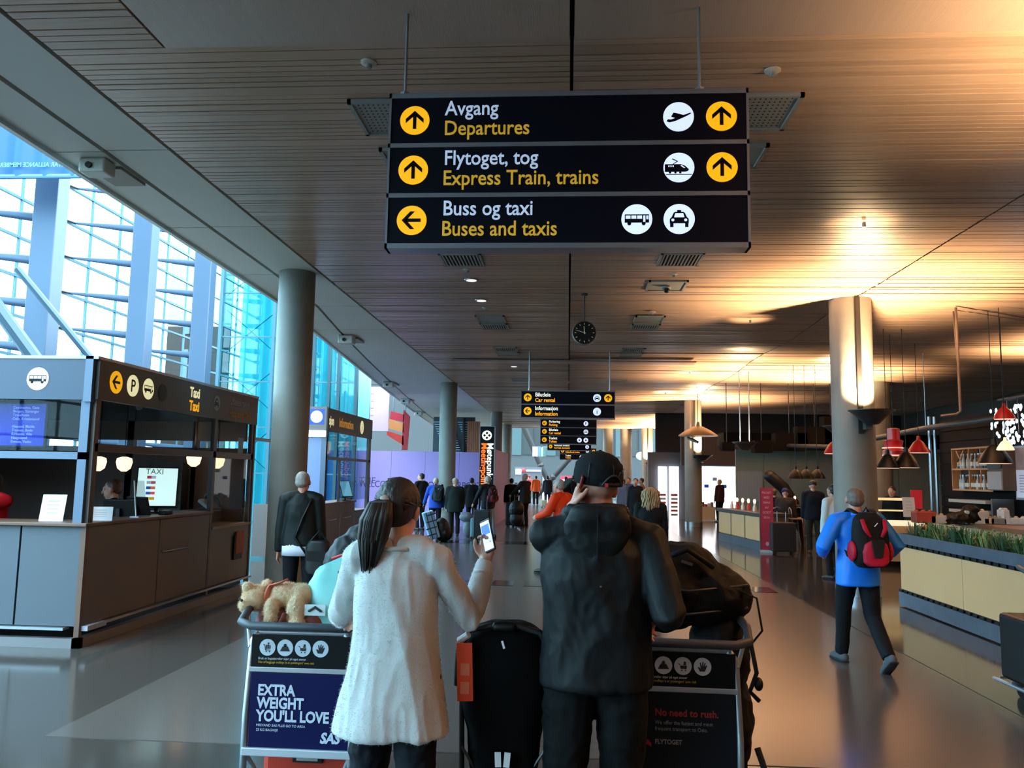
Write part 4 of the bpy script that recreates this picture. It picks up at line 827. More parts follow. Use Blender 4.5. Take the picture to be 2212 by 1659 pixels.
a = at(1400, 1000, 34.2); b = at(1500, 960, 34.2); MB().b2(a.x, b.x, .2, .5, 0, 2.75).obj('surround', mat('surround_grey', (92, 96, 106), .6), t)
for px, py, w_ in ((1453, 990, .35), (1410, 1001, .25)): a = at(px, py, 33.6); MB().box(a, (w_, .1, .22)).obj('sign_disc', SG, t)
a = at(1408, 1040, 33.6); MB().box(a, (.22, .05, 1.3)).obj('blue_poster', mat('poster_blue', (30, 60, 140), .5, emit=.2), t)
struct(MB().b2(3.75, 14, 35.2, 35.5, 2.7, H+.1).obj('wall_shops', mat('shops_wall', (48, 40, 38), .8)))
# wooden café counter with candles
t = thing('cafe_counter', 'low wooden panelled café counter with dark top carrying candle lanterns', 'counter', (0, 0, 0))
A = V((4.22, 23.3)); B_ = V((4.62, 20.1)); d = (B_-A); nn = V((-d.y, d.x)).normalized()*-1; L_ = d.length
def strip2(a0, a1, z0, z1, off0, off1, nm, m):
    u = d.normalized(); q = V((-u.y, u.x)); p0 = A+u*a0; p1 = A+u*a1
    q = q if q.x > 0 else -q
    P = [p0+q*off0, p1+q*off0, p1+q*off1, p0+q*off1]; vs = [(p.x, p.y, z) for z in (z0, z1) for p in P]
    mb = MB(); mb.add(vs, [(3, 2, 1, 0), (4, 5, 6, 7), (0, 1, 5, 4), (1, 2, 6, 5), (2, 3, 7, 6), (3, 0, 4, 7)])
    o = mb.obj(nm, m, t); bm = bmesh.new(); bm.from_mesh(o.data); bmesh.ops.recalc_face_normals(bm, faces=bm.faces); bm.to_mesh(o.data); bm.free()
strip2(0, L_, .2, .8, .03, .7, 'body', mat('counter_side', (120, 92, 62), .6))
for k in range(3): strip2(k*L_/3+.02, (k+1)*L_/3-.05, .22, .78, 0, .03, 'front_panel', CB)
for k in range(4): strip2(max(0, k*L_/3-.05), k*L_/3+.02, .2, .8, -.005, .03, 'upright', mat('counter_side', (0, 0, 0)))
strip2(0, L_, 0, .2, -.01, .6, 'kick_plate', ZN); strip2(-.05, L_+.05, .8, .88, -.05, .75, 'worktop', mat('top_slate', (62, 62, 62), .4))
CND = mat('candle_flame', (255, 200, 150), .5, emit=6)
for k in range(7):
    p = A+d.normalized()*(.2+k*.45)+V((.3, 0)); nm = ['first', 'second', 'third', 'fourth', 'fifth', 'sixth', 'last'][k]
    g = thing('candle_lantern', nm+' candle light from the far end of the café counter', 'candle', (p.x, p.y, .88), 0, 'candle lanterns on the café counter')
    MB().lathe([(.05, 0), (.05, .1), (.03, .14), (.03, .2)], n=12).obj('holder', mat('holder_red' if k % 2 else 'holder_white', (190, 60, 50) if k % 2 else (225, 215, 205), .5), g, smooth='auto'); MB().ell((0, 0, .25), (.035, .035, .06), n=10, m=7).obj('flame', CND, g, smooth=True)
# red roll-up banner
t = thing('rollup_banner', 'narrow pinkish red roll-up banner with white text at the end of the café counter', 'banner', (4.66, 19.6, 0), .0)
MB().b2(-.15, .15, -.012, .012, .06, 1.5).obj('sheet', mat('banner_red', (208, 60, 84), .5), t); MB().b2(-.16, .16, -.05, .05, 0, .06).obj('foot', mat('rollup_white', (225, 230, 235), .4), t); MB().b2(-.165, -.15, -.02, .02, .0, 1.5).obj('edge_pole', STEEL, t)
pl = Pl((-.15, -.012, 0), (1, 0, 0), (0, 0, 1)); PKT = mat('pale_pink_print', (240, 190, 200), .6)
for k, s_ in enumerate(('PROSIT', 'MED', 'SMAK', 'AV', 'GODT', 'SKAL')): pl.text(s_, .075, .15, 1.36-k*.115, PKT, t, align='CENTER', bold=.01)
pl.shape('emblem', [[(.15+.04*math.cos(a), .2+.05*math.sin(a)) for a in [k*PI/4+.4 for k in range(8)]]], PKT, t)
# things on the bar
paper(tuple(at(1965, 1112, 14.2).xy)+(1.11,), 0, .2, .33, .12, 'white upright menu card at the left end of the bar')
g = thing('red_card', 'red upright price card standing above the bar display', 'sign', (at(1980, 1085, 15.5).x, 15.5, 1.05)); MB().b2(-.1, .1, -.01, .01, .16, .5).obj('card', mat('card_red', (200, 40, 48), .5, emit=.2), g); MB().b2(-.08, .08, -.03, .03, 0, .16).obj('holder', GK, g)
for px, w_, h_, c_, n in ((1995, .3, .17, (165, 62, 45), 'red-brown basket of fruit'), (2022, .24, .12, (185, 175, 160), 'pale napkin box'), (2150, .24, .1, (120, 120, 120), 'grey till printer'), (2195, .3, .1, (205, 205, 200), 'tray of white cups'), (2168, .1, .22, (205, 200, 195), 'tall white cup stack'), (2105, .35, .2, (190, 185, 170), 'pale coffee machine part'), (2130, .16, .1, (205, 180, 120), 'yellow sugar box')):
    p = at(px, 1120, 12.9); g = thing('bar_item', n+' standing on the brown bar top', 'counter item', (p.x+.0, 12.9, 1.08)); MB().b2(-w_/2, w_/2, -.1, .1, 0, h_).obj('body', mat('item%d%d' % c_[:2], c_, .6, var=.1, vscale=10), g, bevel=.015)
    for j in range(3): MB().ell((-w_/3+j*w_/3, 0, h_), (.035, .035, .03), n=8, m=6).obj('content', mat('item%d%d' % c_[:2], c_), g, smooth=True)
g = thing('draped_coat', 'black coat heaped on the bar top', 'coat', (at(2082, 1110, 12.9).x, 12.9, 1.08)); mb = MB(); mb.ell((0, 0, .08), (.28, .14, .1)); mb.ell((.1, 0, .16), (.14, .12, .12)); mb.ell((-.25, 0, .05), (.2, .1, .06)); mb.blob('cloth', BLK, g, .015, 4, (.04, 8, 3, 1))
t = thing('back_shelves', 'stepped pale shelves and machine behind the bar under the pine shelf', 'shelves', (8.1, 17.0, 0)); 
for k in range(4): MB().b2(-.2, .3, -.9, .6, .7+k*.2, .76+k*.2).obj('shelf_board', mat('pale_shelf', (165, 160, 150), .5), t)
MB().b2(-.1, .3, -.95, -.9, 0, 1.4).obj('side_board', STEEL, t)
# white metal stools at the café tables
def stool(x, y, rz, label, first=[None]):
    if first[0]: return copy_tree(first[0], (x, y, 0), rz, label)
    g = thing('bar_stool', label, 'stool', (x, y, 0), rz, 'pale metal stools of the café'); m_ = mat('stool_metal', (170, 165, 165), .35, .5); first[0] = g
    MB().b2(-.17, .17, -.17, .17, .7, .73).obj('seat', m_, g, bevel=.01)
    for a, b in ((-1, -1), (1, -1), (-1, 1), (1, 1)): MB().tube([(.15*a, .15*b, .7), (.21*a, .21*b, 0)], .014, 7).obj('leg', m_, g)
    MB().tube([(-.16, .16, .73), (-.16, .18, .95), (0, .19, 1.0), (.16, .18, .95), (.16, .16, .73)], .012, 7).obj('backrest', m_, g, smooth=True); MB().tube([(-.18, -.18, .3), (.18, -.18, .3)], .01, 6).obj('footrest', m_, g)
for k, (px, Y_) in enumerate(((1668, 21.5), (1690, 21.3), (1705, 21.8), (1722, 21.2), (1738, 21.7))): stool(at(px, 1100, Y_).x, Y_, k*.5, ['leftmost', 'second from left', 'middle', 'second from right', 'rightmost'][k]+' pale metal stool at the café table')
t = thing('cafe_table', 'long high table with red candle behind the metal stools', 'table', (6.5, 22.6, 0)); MB().b2(-1.1, 1.1, -.3, .3, .98, 1.02).obj('tabletop', mat('table_dark', (60, 52, 48), .5), t)
for a, b in ((-1, -.22), (1, -.22), (-1, .22), (1, .22)): MB().tube([(a, b, .98), (a, b, 0)], .02, 8).obj('leg', DARKF, t)
g = thing('candle_lantern', 'red glowing candle on the high table between the seated guests', 'candle', (at(1717, 1080, 22.3).x, 22.3, 1.02), 0, 'candle lanterns on the café counter'); MB().lathe([(.05, 0), (.04, .14)], n=12).obj('holder', mat('holder_red', (0, 0, 0)), g); MB().ell((0, 0, .2), (.03, .03, .05), n=8, m=6).obj('flame', CND, g)
# far atrium beyond the ceiling
FW = mat('far_wall', (50, 58, 62), .7); FG = mat('far_glass_green', (26, 38, 40), .3)
w = struct(MB().b2(-30, 30, 78, 79, 0, 16).obj('wall_far', FW))
for k in range(26): MB().b2(-12+k*1.1, -12+k*1.1+.9, 77.9, 78, 3.6+.05*(k % 3), 9).obj('panel', FG if k % 3 else mat('far_teal', (48, 74, 78), .4), w)
t = thing('atrium_roof', 'steel roof girders of the far atrium seen past the ceiling end', 'roof', (0, 0, 0))
for k in range(6): MB().b2(-20, 20, 50+k*4.5, 50.4+k*4.5, 9.2, 9.8).obj('girder', mat('girder', (36, 42, 46), .5), t)
for k, (p0, p1) in enumerate((((1135, 930), (1168, 1005)), ((1243, 975), (1195, 1030)))):
    t = thing('atrium_strut', ['long grey slanting strut left of the overhead signs', 'grey slanting strut just left of the cap'][k], 'strut', (0, 0, 0)); a = at(*p0, 62); b = at(*p1, 62); dd = (a-b)*.8; MB().tube([b, b-(a-b)*(b.z/(a.z-b.z))], .2, 12).obj('lower_tube', mat('strut_grey', (0, 0, 0)), t, smooth='auto'); MB().tube([a+dd, b], .22, 12).obj('tube', mat('strut_grey', (70, 82, 90), .4, .3), t, smooth='auto'); MB().ell(b, .26, n=10, m=7).obj('joint', DARKF, t)
t = thing('far_shop_sign', 'far white illuminated shop sign with a red dot', 'sign', (0, 60, 0)); a = at(1112, 1014, 60); b = at(1170, 1026, 60)
MB().b2(a.x, b.x, 0, .4, .0+b.z-.6, a.z+.2).obj('fascia', mat('fascia_grey', (70, 74, 80), .6), t)
MB().b2(a.x, a.x+.2, .1, .4, 0, a.z).obj('post', DARKF, t); a = at(1114, 1013, 60); b = at(1126, 1025, 60); MB().b2(a.x, b.x, -.1, 0, b.z, a.z).obj('light_box', WHT, t); a = at(1137, 1015, 60); b = at(1168, 1019, 60); MB().b2(a.x, b.x, -.1, 0, b.z, a.z).obj('light_box', WHT, t); a = at(1131, 1016, 60); MB().ell((a.x, -.1, a.z), (.15, .05, .15), n=12, m=8).obj('red_dot', mat('dot_red', (215, 30, 45), .5, emit=.8), t)
t = thing('red_lit_booth', 'far booth with a red fascia and pink-white glow beside the orange-jacketed man', 'booth', (0, 58, 0)); a = at(1211, 1028, 58); b = at(1247, 1036, 58)
MB().b2(a.x, b.x, 0, .3, b.z, a.z).obj('fascia', mat('booth_red', (225, 35, 50), .5, emit=.9), t); c_ = at(1247, 1046, 58); MB().b2(a.x+.1, b.x, .1, .3, c_.z, b.z).obj('lit_pane', mat('booth_pink', (240, 200, 235), .5, emit=1.4), t); MB().b2(a.x, b.x, .1, .8, 0, c_.z).obj('counter', mat('booth_dark', (50, 40, 50), .6), t)
t = thing('flight_board', 'far overhead flight board with green, white and blue columns', 'screen', (0, 52, 0))
for k, c_ in enumerate(((235, 240, 150), (220, 235, 215), (80, 110, 230), (120, 190, 120), (60, 90, 90))): a = at(1153+k*6, 976, 52); MB().box((a.x, 0, a.z), (.15, .06, .58)).obj('column_panel', mat('board%d' % k, c_, .5, emit=.7), t)
a = at(1153, 966, 52); MB().b2(a.x-.1, a.x+.9, -.02, .1, a.z, a.z+.06).obj('housing', GREY_AL, t); MB().tube([(a.x+.5, 0, a.z), (a.x+.5, 0, 9.2)], .04, 6).obj('rod', DARKF, t)
t = thing('lit_doorway', 'far white lit doorway left of the red booth', 'doorway', (0, 70, 0)); a = at(1172, 1030, 70); b = at(1190, 1070, 70); MB().b2(a.x, b.x, 0, .1, 0, a.z).obj('lit_pane', WHT, t); MB().b2(a.x-.2, a.x, -.05, .1, 0, a.z).obj('jamb', DARKF, t); MB().b2(b.x, b.x+.2, -.05, .1, 0, a.z).obj('jamb', DARKF, t)
for k, px in enumerate((1385, 1350)):
    a = at(px, 985, 56); t = thing('hanging_lamp', 'small far white glowing lamp, %s of two right of the cap' % ['right', 'left'][k], 'lamp', a); MB().ell((0, 0, 0), (.35, .35, .28)).obj('globe', WHT, t, smooth=True); MB().tube([(0, 0, .2), (0, 0, 9.3-a.z)], .02, 6).obj('cord', DARKF, t)

# ------------------------------------------------------------ people
def ik(a, b, l1, l2, pole):
    a, b = V(a), V(b); d = b-a; L = min(d.length, (l1+l2)*.999); u = d.normalized()
    x = (l1*l1-l2*l2+L*L)/(2*L); h_ = math.sqrt(max(l1*l1-x*x, 0)); p = V(pole); p = (p-u*p.dot(u)).normalized()
    return a+u*x+p*h_, a+u*L
SKIN = mat('skin', (196, 146, 124), .5, var=.06, vscale=20); SKIN2 = mat('skin_ruddy', (190, 128, 108), .5, var=.08, vscale=20); EYE_M = mat('eye_white', (225, 222, 215), .2); LIP = mat('lips', (150, 80, 75), .5); SOLE = mat('sole', (30, 30, 32), .7)
def hand(mb, w, d, palm, thumb, s=1, curl=.5, grip=None):
    """w wrist, d pointing direction, palm = direction the palm faces, thumb = side of the thumb"""
    d = V(d).normalized(); p = V(palm); p = (p-d*p.dot(d)).normalized(); t = d.cross(p); t = t if t.dot(V(thumb)) > 0 else -t
    w = V(w)
    mb.tube([w-d*.03*s, w+d*.01*s], [.025*s, .026*s], 10, round_=True)
    for k in range(4):
        o = t*(.03-.02*k)*s; mb.tube([w+d*.005*s+o*.6, w+d*.085*s+o], [.015*s, .0135*s], 8, round_=True)
    for k, ln in enumerate((.068, .077, .071, .055)):
        o = t*(.031-.0205*k)*s; pt = w+d*(.085-.004*abs(k-1))*s+o; dr = d.copy(); pts = [pt-d*.01*s, pt]; 
        for j, fr in enumerate((.45, .32, .23)):
            c_ = curl*(.9, 1.1, .8)[j]; dr = (dr*math.cos(c_)+(p)*math.sin(c_)) if j == 0 else (dr*math.cos(c_)+dr.cross(t).normalized()*math.sin(c_)*(1 if dr.cross(t).dot(p*1.0-d*.3) > 0 else -1))
            dr.normalize(); pt = pt+dr*ln*fr*s; pts.append(pt)
        mb.tube(pts, [.0095*s, .0092*s, .0086*s, .008*s, .007*s], 8, round_=True)
    b = w+d*.02*s+t*.022*s; t1 = b+(d*.6+t*.7+p*.3).normalized()*.035*s; t2 = t1+(d*.85+t*.25+p*.45).normalized()*.03*s; t3 = t2+(d*.9-t*.1*curl+p*.5*curl).normalized()*.024*s
    mb.tube([b, t1, t2, t3], [.014*s, .0115*s, .0105*s, .0085*s], 8, round_=True)
def person(label, loc, rz, Ht=1.75, top=None, pants=None, shoe=None, hair=None, style='short', skin=None, fem=False, arms=None, feet=None, seat=None, yaw=0, pitch=0, lean=(0, 0), hem=.8, bulk=.008, vox=.013, build=1, extras=None, hands=None, fold=(.012, 5), lbulk=0, group=None, cuffs=None):
    g = thing('person', label, 'person', loc, rz, group); s = Ht/1.75; skin = skin or SKIN
    arms = arms or {}; feet = feet or {}; hands = hands or {}
    def P(x, y, z): return V((x, y, z))
    hipw = .095 if not fem else .09; shw = (.19 if not fem else .165)*build
    F = {k: V(feet.get(k, (.1*sg, 0, 0))) for k, sg in (('L', -1), ('R', 1))}
    if len(F['L']) == 2: F['L'] = V((*F['L'], 0))
    pz = .93
    if seat is not None: pz = seat+.09
    else:
        for k, sg in (('L', -1), ('R', 1)):
            dxy = V((F[k].x-sg*hipw, F[k].y)).length; pz = min(pz, F[k].z+.09+math.sqrt(max(.05, .845**2-dxy*dxy)))
    def T(z): f = (z-.93)/.8; return V((lean[0]*f, lean[1]*f, pz-.93))
    def q(x, y, z): return V((x, y, z))+T(z)
    J = {'pz': pz}; 
    J['head'] = q(0, .02, 1.588); J['neck'] = q(0, -.015, 1.44)
    HM = Matrix.Rotation(math.radians(yaw), 3, 'Z') @ Matrix.Rotation(math.radians(pitch), 3, 'X')
    def hd(x, y, z): return J['head']+HM@V((x, y, z))
    J['hd'] = hd; J['HM'] = HM; J['q'] = q
    b = MB()
    w_ = .92 if fem else 1
    nb = .8 if fem else .95
    tr = [(.86, .13, .085), (.93, .165, .105), (1.02, .155, .1), (1.12, .135*w_, .09), (1.25, .155*w_, .105), (1.36, .165*w_*build, .1), (1.42, .12, .07), (1.455, .06, .05)]
    b.loft([(*(q(0, -.01, z)), rx*.95*nb*build**.5, ry*.93*nb) for z, rx, ry in tr])
    b.tube([q(0, -.02, 1.40), q(0, -.005, 1.50), hd(0, -.01, -.04)], [.062, .055, .055], 12)
    # head
    b.ell(hd(0, -.012, .035), (.075, .094, .085), HM); b.ell(hd(0, .025, -.035), (.058, .065, .075), HM); b.ell(hd(0, .055, -.075), (.035, .035, .03), HM)
    b.tube([hd(0, .085, .025), hd(0, .112, -.018)], [.011, .015], 8, round_=True); b.tube([hd(-.04, .08, .035), hd(0, .088, .04), hd(.04, .08, .035)], .012, 8, round_=True)
    b.tube([hd(-.02, .083, -.052), hd(.02, .083, -.052)], .011, 8, round_=True)
    for sg in (-1, 1): b.ell(hd(.077*sg, -.005, -.002), (.012, .022, .034), HM @ Matrix.Rotation(.25*sg, 3, 'Z'), 10, 7)
    top_b = MB(); leg_b = MB(); o = .018+bulk
    AR = {}
    for k, sg in (('L', -1), ('R', 1)):
        sh = q(shw*sg, -.015, 1.40); a = arms.get(k, {}); wr = V(a['w'])/s if 'w' in a else V((.24*sg, .04, .84))+T(.9); pole = a.get('pole', (.3*sg, -1, -.2))
        el, wr = ik(sh, wr, .29, .26, pole); AR[k] = (sh, el, wr)
        d = (wr-el).normalized(); hdn = hands.get(k, {}); pd = hdn.get('palm', (-sg, 0, 0)); td = hdn.get('thumb', (0, 1, 0)); dd = hdn.get('dir', tuple(d))
        b.tube([sh, sh.lerp(el, .5), el, el.lerp(wr, .35), wr], [.047, .042, .036, .036, .024], 12, round_=True)
        hand(b, wr+V(dd).normalized()*.02, dd, pd, td, 1.0 if not fem else .92, hdn.get('curl', .35))
        ab = bulk*.6
        cf = hdn.get('sleeve', .97)
        fm = .88 if fem else 1
        ru = [.066+ab, .062+ab, .057+ab, .054+ab, .05+ab, .043+ab*.8]
        top_b.tube([sh.lerp(q(0, 0, 1.38), .25), sh, sh.lerp(el, .5), el, el.lerp(wr, .4), el.lerp(wr, cf)], [.07]+ru[:5] if False else [(v+ab*w)*fm for v, w in ((.07, 1), (.07, 1), (.064, 1), (.059, 1), (.054, 1), (.043, .7))], 14, round_=True)
        top_b.tube([q(.035*sg, -.02, 1.455), q(.1*sg, -.02, 1.435), sh+V((0, 0, .008))], [.05, .062, .062+bulk*.6], 12, round_=True)
    J['arms'] = AR
    for k, sg in (('L', -1), ('R', 1)):
        hp = V((hipw*sg+lean[0]*0, 0, pz)); an = V((F[k].x, F[k].y, F[k].z+.09)); kp_ = (0.1*sg, 1, 0.1)
        kn, an = ik(hp, an, .425, .42, kp_); lb = lbulk
        b.tube([hp, hp.lerp(kn, .5), kn, kn.lerp(an, .35), an], [.078, .068, .05, .05, .036], 12, round_=True)
        leg_b.tube([hp+V((0, -.005, .03)), hp, hp.lerp(kn, .5), kn, kn.lerp(an, .35), an+(kn-an).normalized()*-.01], [.098+lb, .1+lb, .088+lb, .073+lb, .068+lb, .062+lb], 14)
        fw = V((F[k].z and 0.0, 0, 0)); toe = V((.04*sg, 1, 0)).normalized(); 
        if F[k].z > .03: toe = V((0, .75, -.65)).normalized()
        b.tube([an, an+toe*.05+V((0, 0, -.045)), an+toe*.14+V((0, 0, -.06))], [.036, .035, .028], 10, round_=True)
        sb = MB(); up = toe.cross(V((1, 0, 0))).normalized(); up = up if up.z > 0 else -up
        sb.tube([an-toe*.05-up*.045, an+toe*.04-up*.045, an+toe*.13-up*.052, an+toe*.18-up*.06], [(.04, .042), (.046, .045), (.048, .034), (.038, .024)], 14, round_=True, flat=tuple(up)); sb.tube([an+V((0, 0, -.0)), an-up*.045], [.045, .044], 12)
        so = sb.blob('shoe', shoe or mat('shoe_black', (18, 18, 20), .5), g, max(.008, vox*.8), 2)
        sl = MB(); sl.tube([an-toe*.06-up*.082, an+toe*.05-up*.082, an+toe*.19-up*.082], [(.042, .012), (.048, .012), (.038, .012)], 14, round_=True, flat=tuple(up)); sl.obj('sole', SOLE, so, smooth='auto')
    leg_b.loft([(*(q(0, -.005, z)), rx, ry) for z, rx, ry in ((.84, .13, .09), (.9, .175, .115), (.99, .165+lbulk, .11), (1.03, .16, .105))])
    # clothing torso
    hz = hem
    tt = [(hz, .185, .125), (hz+.01, .19, .13)]+[(z, rx, ry) for z, rx, ry in ((.86, .19, .128), (.95, .188, .126), (1.05, .178, .12), (1.15, .168*w_, .115), (1.26, .178*w_*build, .122), (1.35, .175*w_*build, .112)) if z > hz+.02]+[(1.41, .125*build, .085), (1.45, .085, .068), (1.47, .068, .062)]
    if callable(extras): tt = extras('torso', tt, None, J) or tt
    top_b.loft([(*(q(0, -.012, z)), rx+bulk, ry+bulk) for z, rx, ry in tt], 28)
    if callable(extras): extras('top', top_b, g, J)
    body = b.blob('body', skin, g, vox if vox > .008 else .006, 3)
    leg_b.blob('trousers', pants or mat('trousers_dark', (13, 14, 18), .8, spec=.25), g, vox, 4, (fold[0]*.8, fold[1]*1.3, 7, 1))
    t_o = top_b.blob('jacket', top or mat('jacket_black', (12, 13, 16), .8, spec=.25), g, vox, 5, (fold[0], fold[1], 3, fold[2] if len(fold) > 2 else .6))
    e = MB()
    for sg in (-1, 1): e.ell(hd(.03*sg, .079, .02), .0115, n=10, m=7)
    e.obj('eyes', EYE_M, g, smooth=True, kind='stuff')
    MB().tube([hd(-.022, .088, -.052), hd(0, .095, -.05), hd(.022, .088, -.052)], [.003, .006, .003], 8).obj('mouth', LIP, g, smooth=True)
    if hair:
        hb = MB()
        if style in ('short', 'bald'):
            k = 1 if style == 'short' else .93
            hb.ell(hd(0, -.03, .045*k), (.084*k, .095*k, .088*k), HM); hb.ell(hd(0, -.055, .0), (.074, .062, .06), HM)
        if style == 'bun': hb.ell(hd(0, -.03, .045), (.086, .1, .09), HM); hb.ell(hd(0, -.12, .03), (.04, .04, .04), HM)
        if style == 'long': hb.ell(hd(0, -.025, .045), (.092, .1, .095), HM); hb.tube([hd(0, -.05, .02), hd(0, -.07, -.1), hd(0, -.075, -.2)], [(.09, .07), (.09, .06), (.07, .04)], 14, round_=True)
        if style == 'hat': hb.lathe([(.088, 0), (.096, .02), (.09, .08), (.05, .12), (.01, .128)], hd(0, -.005, .03), 20, HM)
        hb.blob('hair' if style != 'hat' else 'hat', hair, g, max(.007, vox*.8), 2, (.006, 60, 1, .4))
    g.scale = (s, s, s)
    return g, J
def HAIR(n, c_): return mat('hair_'+n, c_, .55, var=.25, vscale=30, stretch=(1, 1, .15), bump=.4, bscale=90)
HB, HG, HK, HBL, HBR = HAIR('dark_brown', (38, 28, 24)), HAIR('grey', (150, 142, 135)), HAIR('black', (18, 16, 16)), HAIR('blonde', (176, 146, 108)), HAIR('brown', (80, 56, 42))
def M_(n, c_, r=.8, **k):
    if max(c_) < 75: c_ = tuple(int(v*.62) for v in c_)
    return mat('cloth_'+n, c_, r, **dict(dict(bump=.15, bscale=120, spec=.25), **k))

# ---- woman in white cardigan with ponytail
CARD = mat('cardigan_white', (196, 194, 192), .95, var=.05, vscale=9, bump=.18, bscale=140, sheen=.6)
wl = V((-.665, 3.2, 0))
def world2loc(p, base, s=1, rz=0): return tuple(Matrix.Rotation(-rz, 3, 'Z') @ (V(p)-V(base)))
def wx(stage, a, b, J):
    if stage == 'torso':
        return [(.735, .235, .15), (.75, .24, .155), (.85, .222, .15), (.95, .2, .14), (1.05, .185, .128), (1.15, .172, .118), (1.26, .17, .115), (1.35, .165, .105), (1.41, .12, .082), (1.445, .08, .066), (1.455, .07, .062)]
R_w = world2loc(at(1047, 1222, 3.42), wl); L_w = world2loc(at(742, 1338, 3.56), wl)
g, J = person('woman in long fuzzy white cardigan with dark ponytail looking at a raised phone', tuple(wl), 0, 1.70, top=CARD, pants=M_('jeans_dark', (24, 30, 42)), shoe=M_('shoe_dark', (28, 26, 26)), style='none', fem=True, skin=SKIN,
    arms={'R': dict(w=R_w, pole=(.12, -.3, -1)), 'L': dict(w=L_w, pole=(0, -1, -.3))}, hands={'R': dict(dir=(.12, .12, 1), palm=(-.35, -1, 0), thumb=(-1, 0, 0), curl=.75, sleeve=1.02), 'L': dict(dir=(-.1, .9, -.12), palm=(0, .1, -1), thumb=(1, 0, 0), curl=.8)},
    feet={'L': (-.1, .08, 0), 'R': (.11, -.06, 0)}, pitch=-12, yaw=-14, vox=.0075, extras=wx, fold=(.026, 7, .22), bulk=-.006)
g['label'] = 'person in a long fuzzy white cardigan with a dark ponytail, holding up a phone'
woman = g; s_ = 1.70/1.75
sl_r = J['arms']['R']
# ponytail hair: cap of combed strands plus tail
hb = MB(); hd = J['hd']; HM = J['HM']
hb.ell(hd(0, -.03, .045), (.089, .103, .097), HM); hb.ell(hd(0, -.05, -.0), (.08, .07, .07), HM)
hb.blob('hair', HB, woman, .006, 3, (.004, 70, 2, .3))
st = MB(); rp = random.Random(4)
tie = hd(-.01, -.13, .03)
for k in range(150):
    a = rp.uniform(0, 2*PI); el_ = rp.uniform(.1, 1.3)
    o_ = V((math.cos(a)*math.sin(el_)*.089, .03+.0*math.sin(a)-.0, math.sin(a)*math.sin(el_)*.095)); yy = math.cos(el_)*.09
    p0 = hd(math.cos(a)*.086, -.01+rp.uniform(-.02, .02), .035+math.sin(a)*.08); p1 = hd(math.cos(a)*.075, -.09, .035+math.sin(a)*.068)
    st.tube([p0, p1, tie+V((rp.uniform(-.01, .01), 0, rp.uniform(-.012, .012)))], [.002, .0035, .003], 5, cap=False)
st.obj('combed_strands', HB, woman, smooth=True, kind='stuff')
MB().lathe([(.016, -.006), (.02, 0), (.016, .006)], tie+V((0, -.005, 0)), 18, Matrix.Rotation(PI/2-.3, 3, 'X')).obj('hair_tie', mat('tie_pale', (170, 150, 135), .5), woman, smooth=True)
st = MB()
for k in range(190):
    a = rp.uniform(0, 2*PI); r = rp.uniform(.1, 1)**.6; dx, dz = math.cos(a)*r, math.sin(a)*r
    ln = rp.uniform(.19, .29)
    st.tube([tie+V((dx*.01, 0, dz*.01)), tie+V((dx*.04-.01, -.028+dz*.022, -.015)), tie+V((dx*.058-.025, -.03+dz*.03, -.08)), tie+V((dx*.055-.04, -.008+dz*.03, -.15)), tie+V((dx*.03-.055, .01+dz*.02, -ln))], [.005, .01, .011, .009, .002], 5, round_=False)
st.obj('ponytail', HB, woman, smooth=True, kind='stuff')
MB().tube([J['q'](-.07, -.02, 1.44), J['q'](-.05, -.075, 1.45), J['q'](.0, -.085, 1.452), J['q'](.05, -.075, 1.45), J['q'](.07, -.02, 1.44)], .009, 8).obj('neckband', CARD, woman, smooth=True)
for nm, k in (('R', .62), ('R', .8)):
    e_, w_ = sl_r[1], sl_r[2]; MB().lathe([(.043, -.008), (.047, 0), (.043, .008)], e_.lerp(w_, k), 16, (w_-e_).to_track_quat('Z', 'Y').to_matrix()).obj('sleeve_fold', CARD, woman, smooth=True)
def fuzz(ob, n, L, w, m, seed):
    me = ob.data; rp = random.Random(seed); mb = MB(); ps = me.polygons; N_ = len(ps)
    for k in range(n):
        f = ps[rp.randrange(N_)]; c_ = f.center; nn = f.normal; t_ = V((rp.uniform(-1, 1), rp.uniform(-1, 1), rp.uniform(-1.2, .6))); e = (nn*rp.uniform(.35, 1)+t_*.6).normalized()*L*rp.uniform(.5, 1.2); s_d = e.cross(V((rp.uniform(-1, 1), rp.uniform(-1, 1), .3))).normalized()*w
        mb.add([c_-s_d, c_+s_d, c_+e], [(0, 1, 2)])
    fm = bpy.data.materials.new('fuzz_fibre'); fm.use_nodes = True; NN = fm.node_tree.nodes; LL = fm.node_tree.links; c_ = m.node_tree.nodes['Principled BSDF'].inputs['Base Color'].default_value
    NN.remove(NN['Principled BSDF']); d_ = NN.new('ShaderNodeBsdfDiffuse'); t_ = NN.new('ShaderNodeBsdfTranslucent'); x_ = NN.new('ShaderNodeMixShader'); d_.inputs[0].default_value = c_; t_.inputs[0].default_value = c_; LL.new(d_.outputs[0], x_.inputs[1]); LL.new(t_.outputs[0], x_.inputs[2]); LL.new(x_.outputs[0], NN['Material Output'].inputs[0])
    mb.obj('fuzz', fm, ob, kind='stuff')
for ch in woman.children:
    if ch.name.startswith('jacket'): ch.name = 'cardigan'; fuzz(ch, 15000, .011, .0006, CARD, 3)
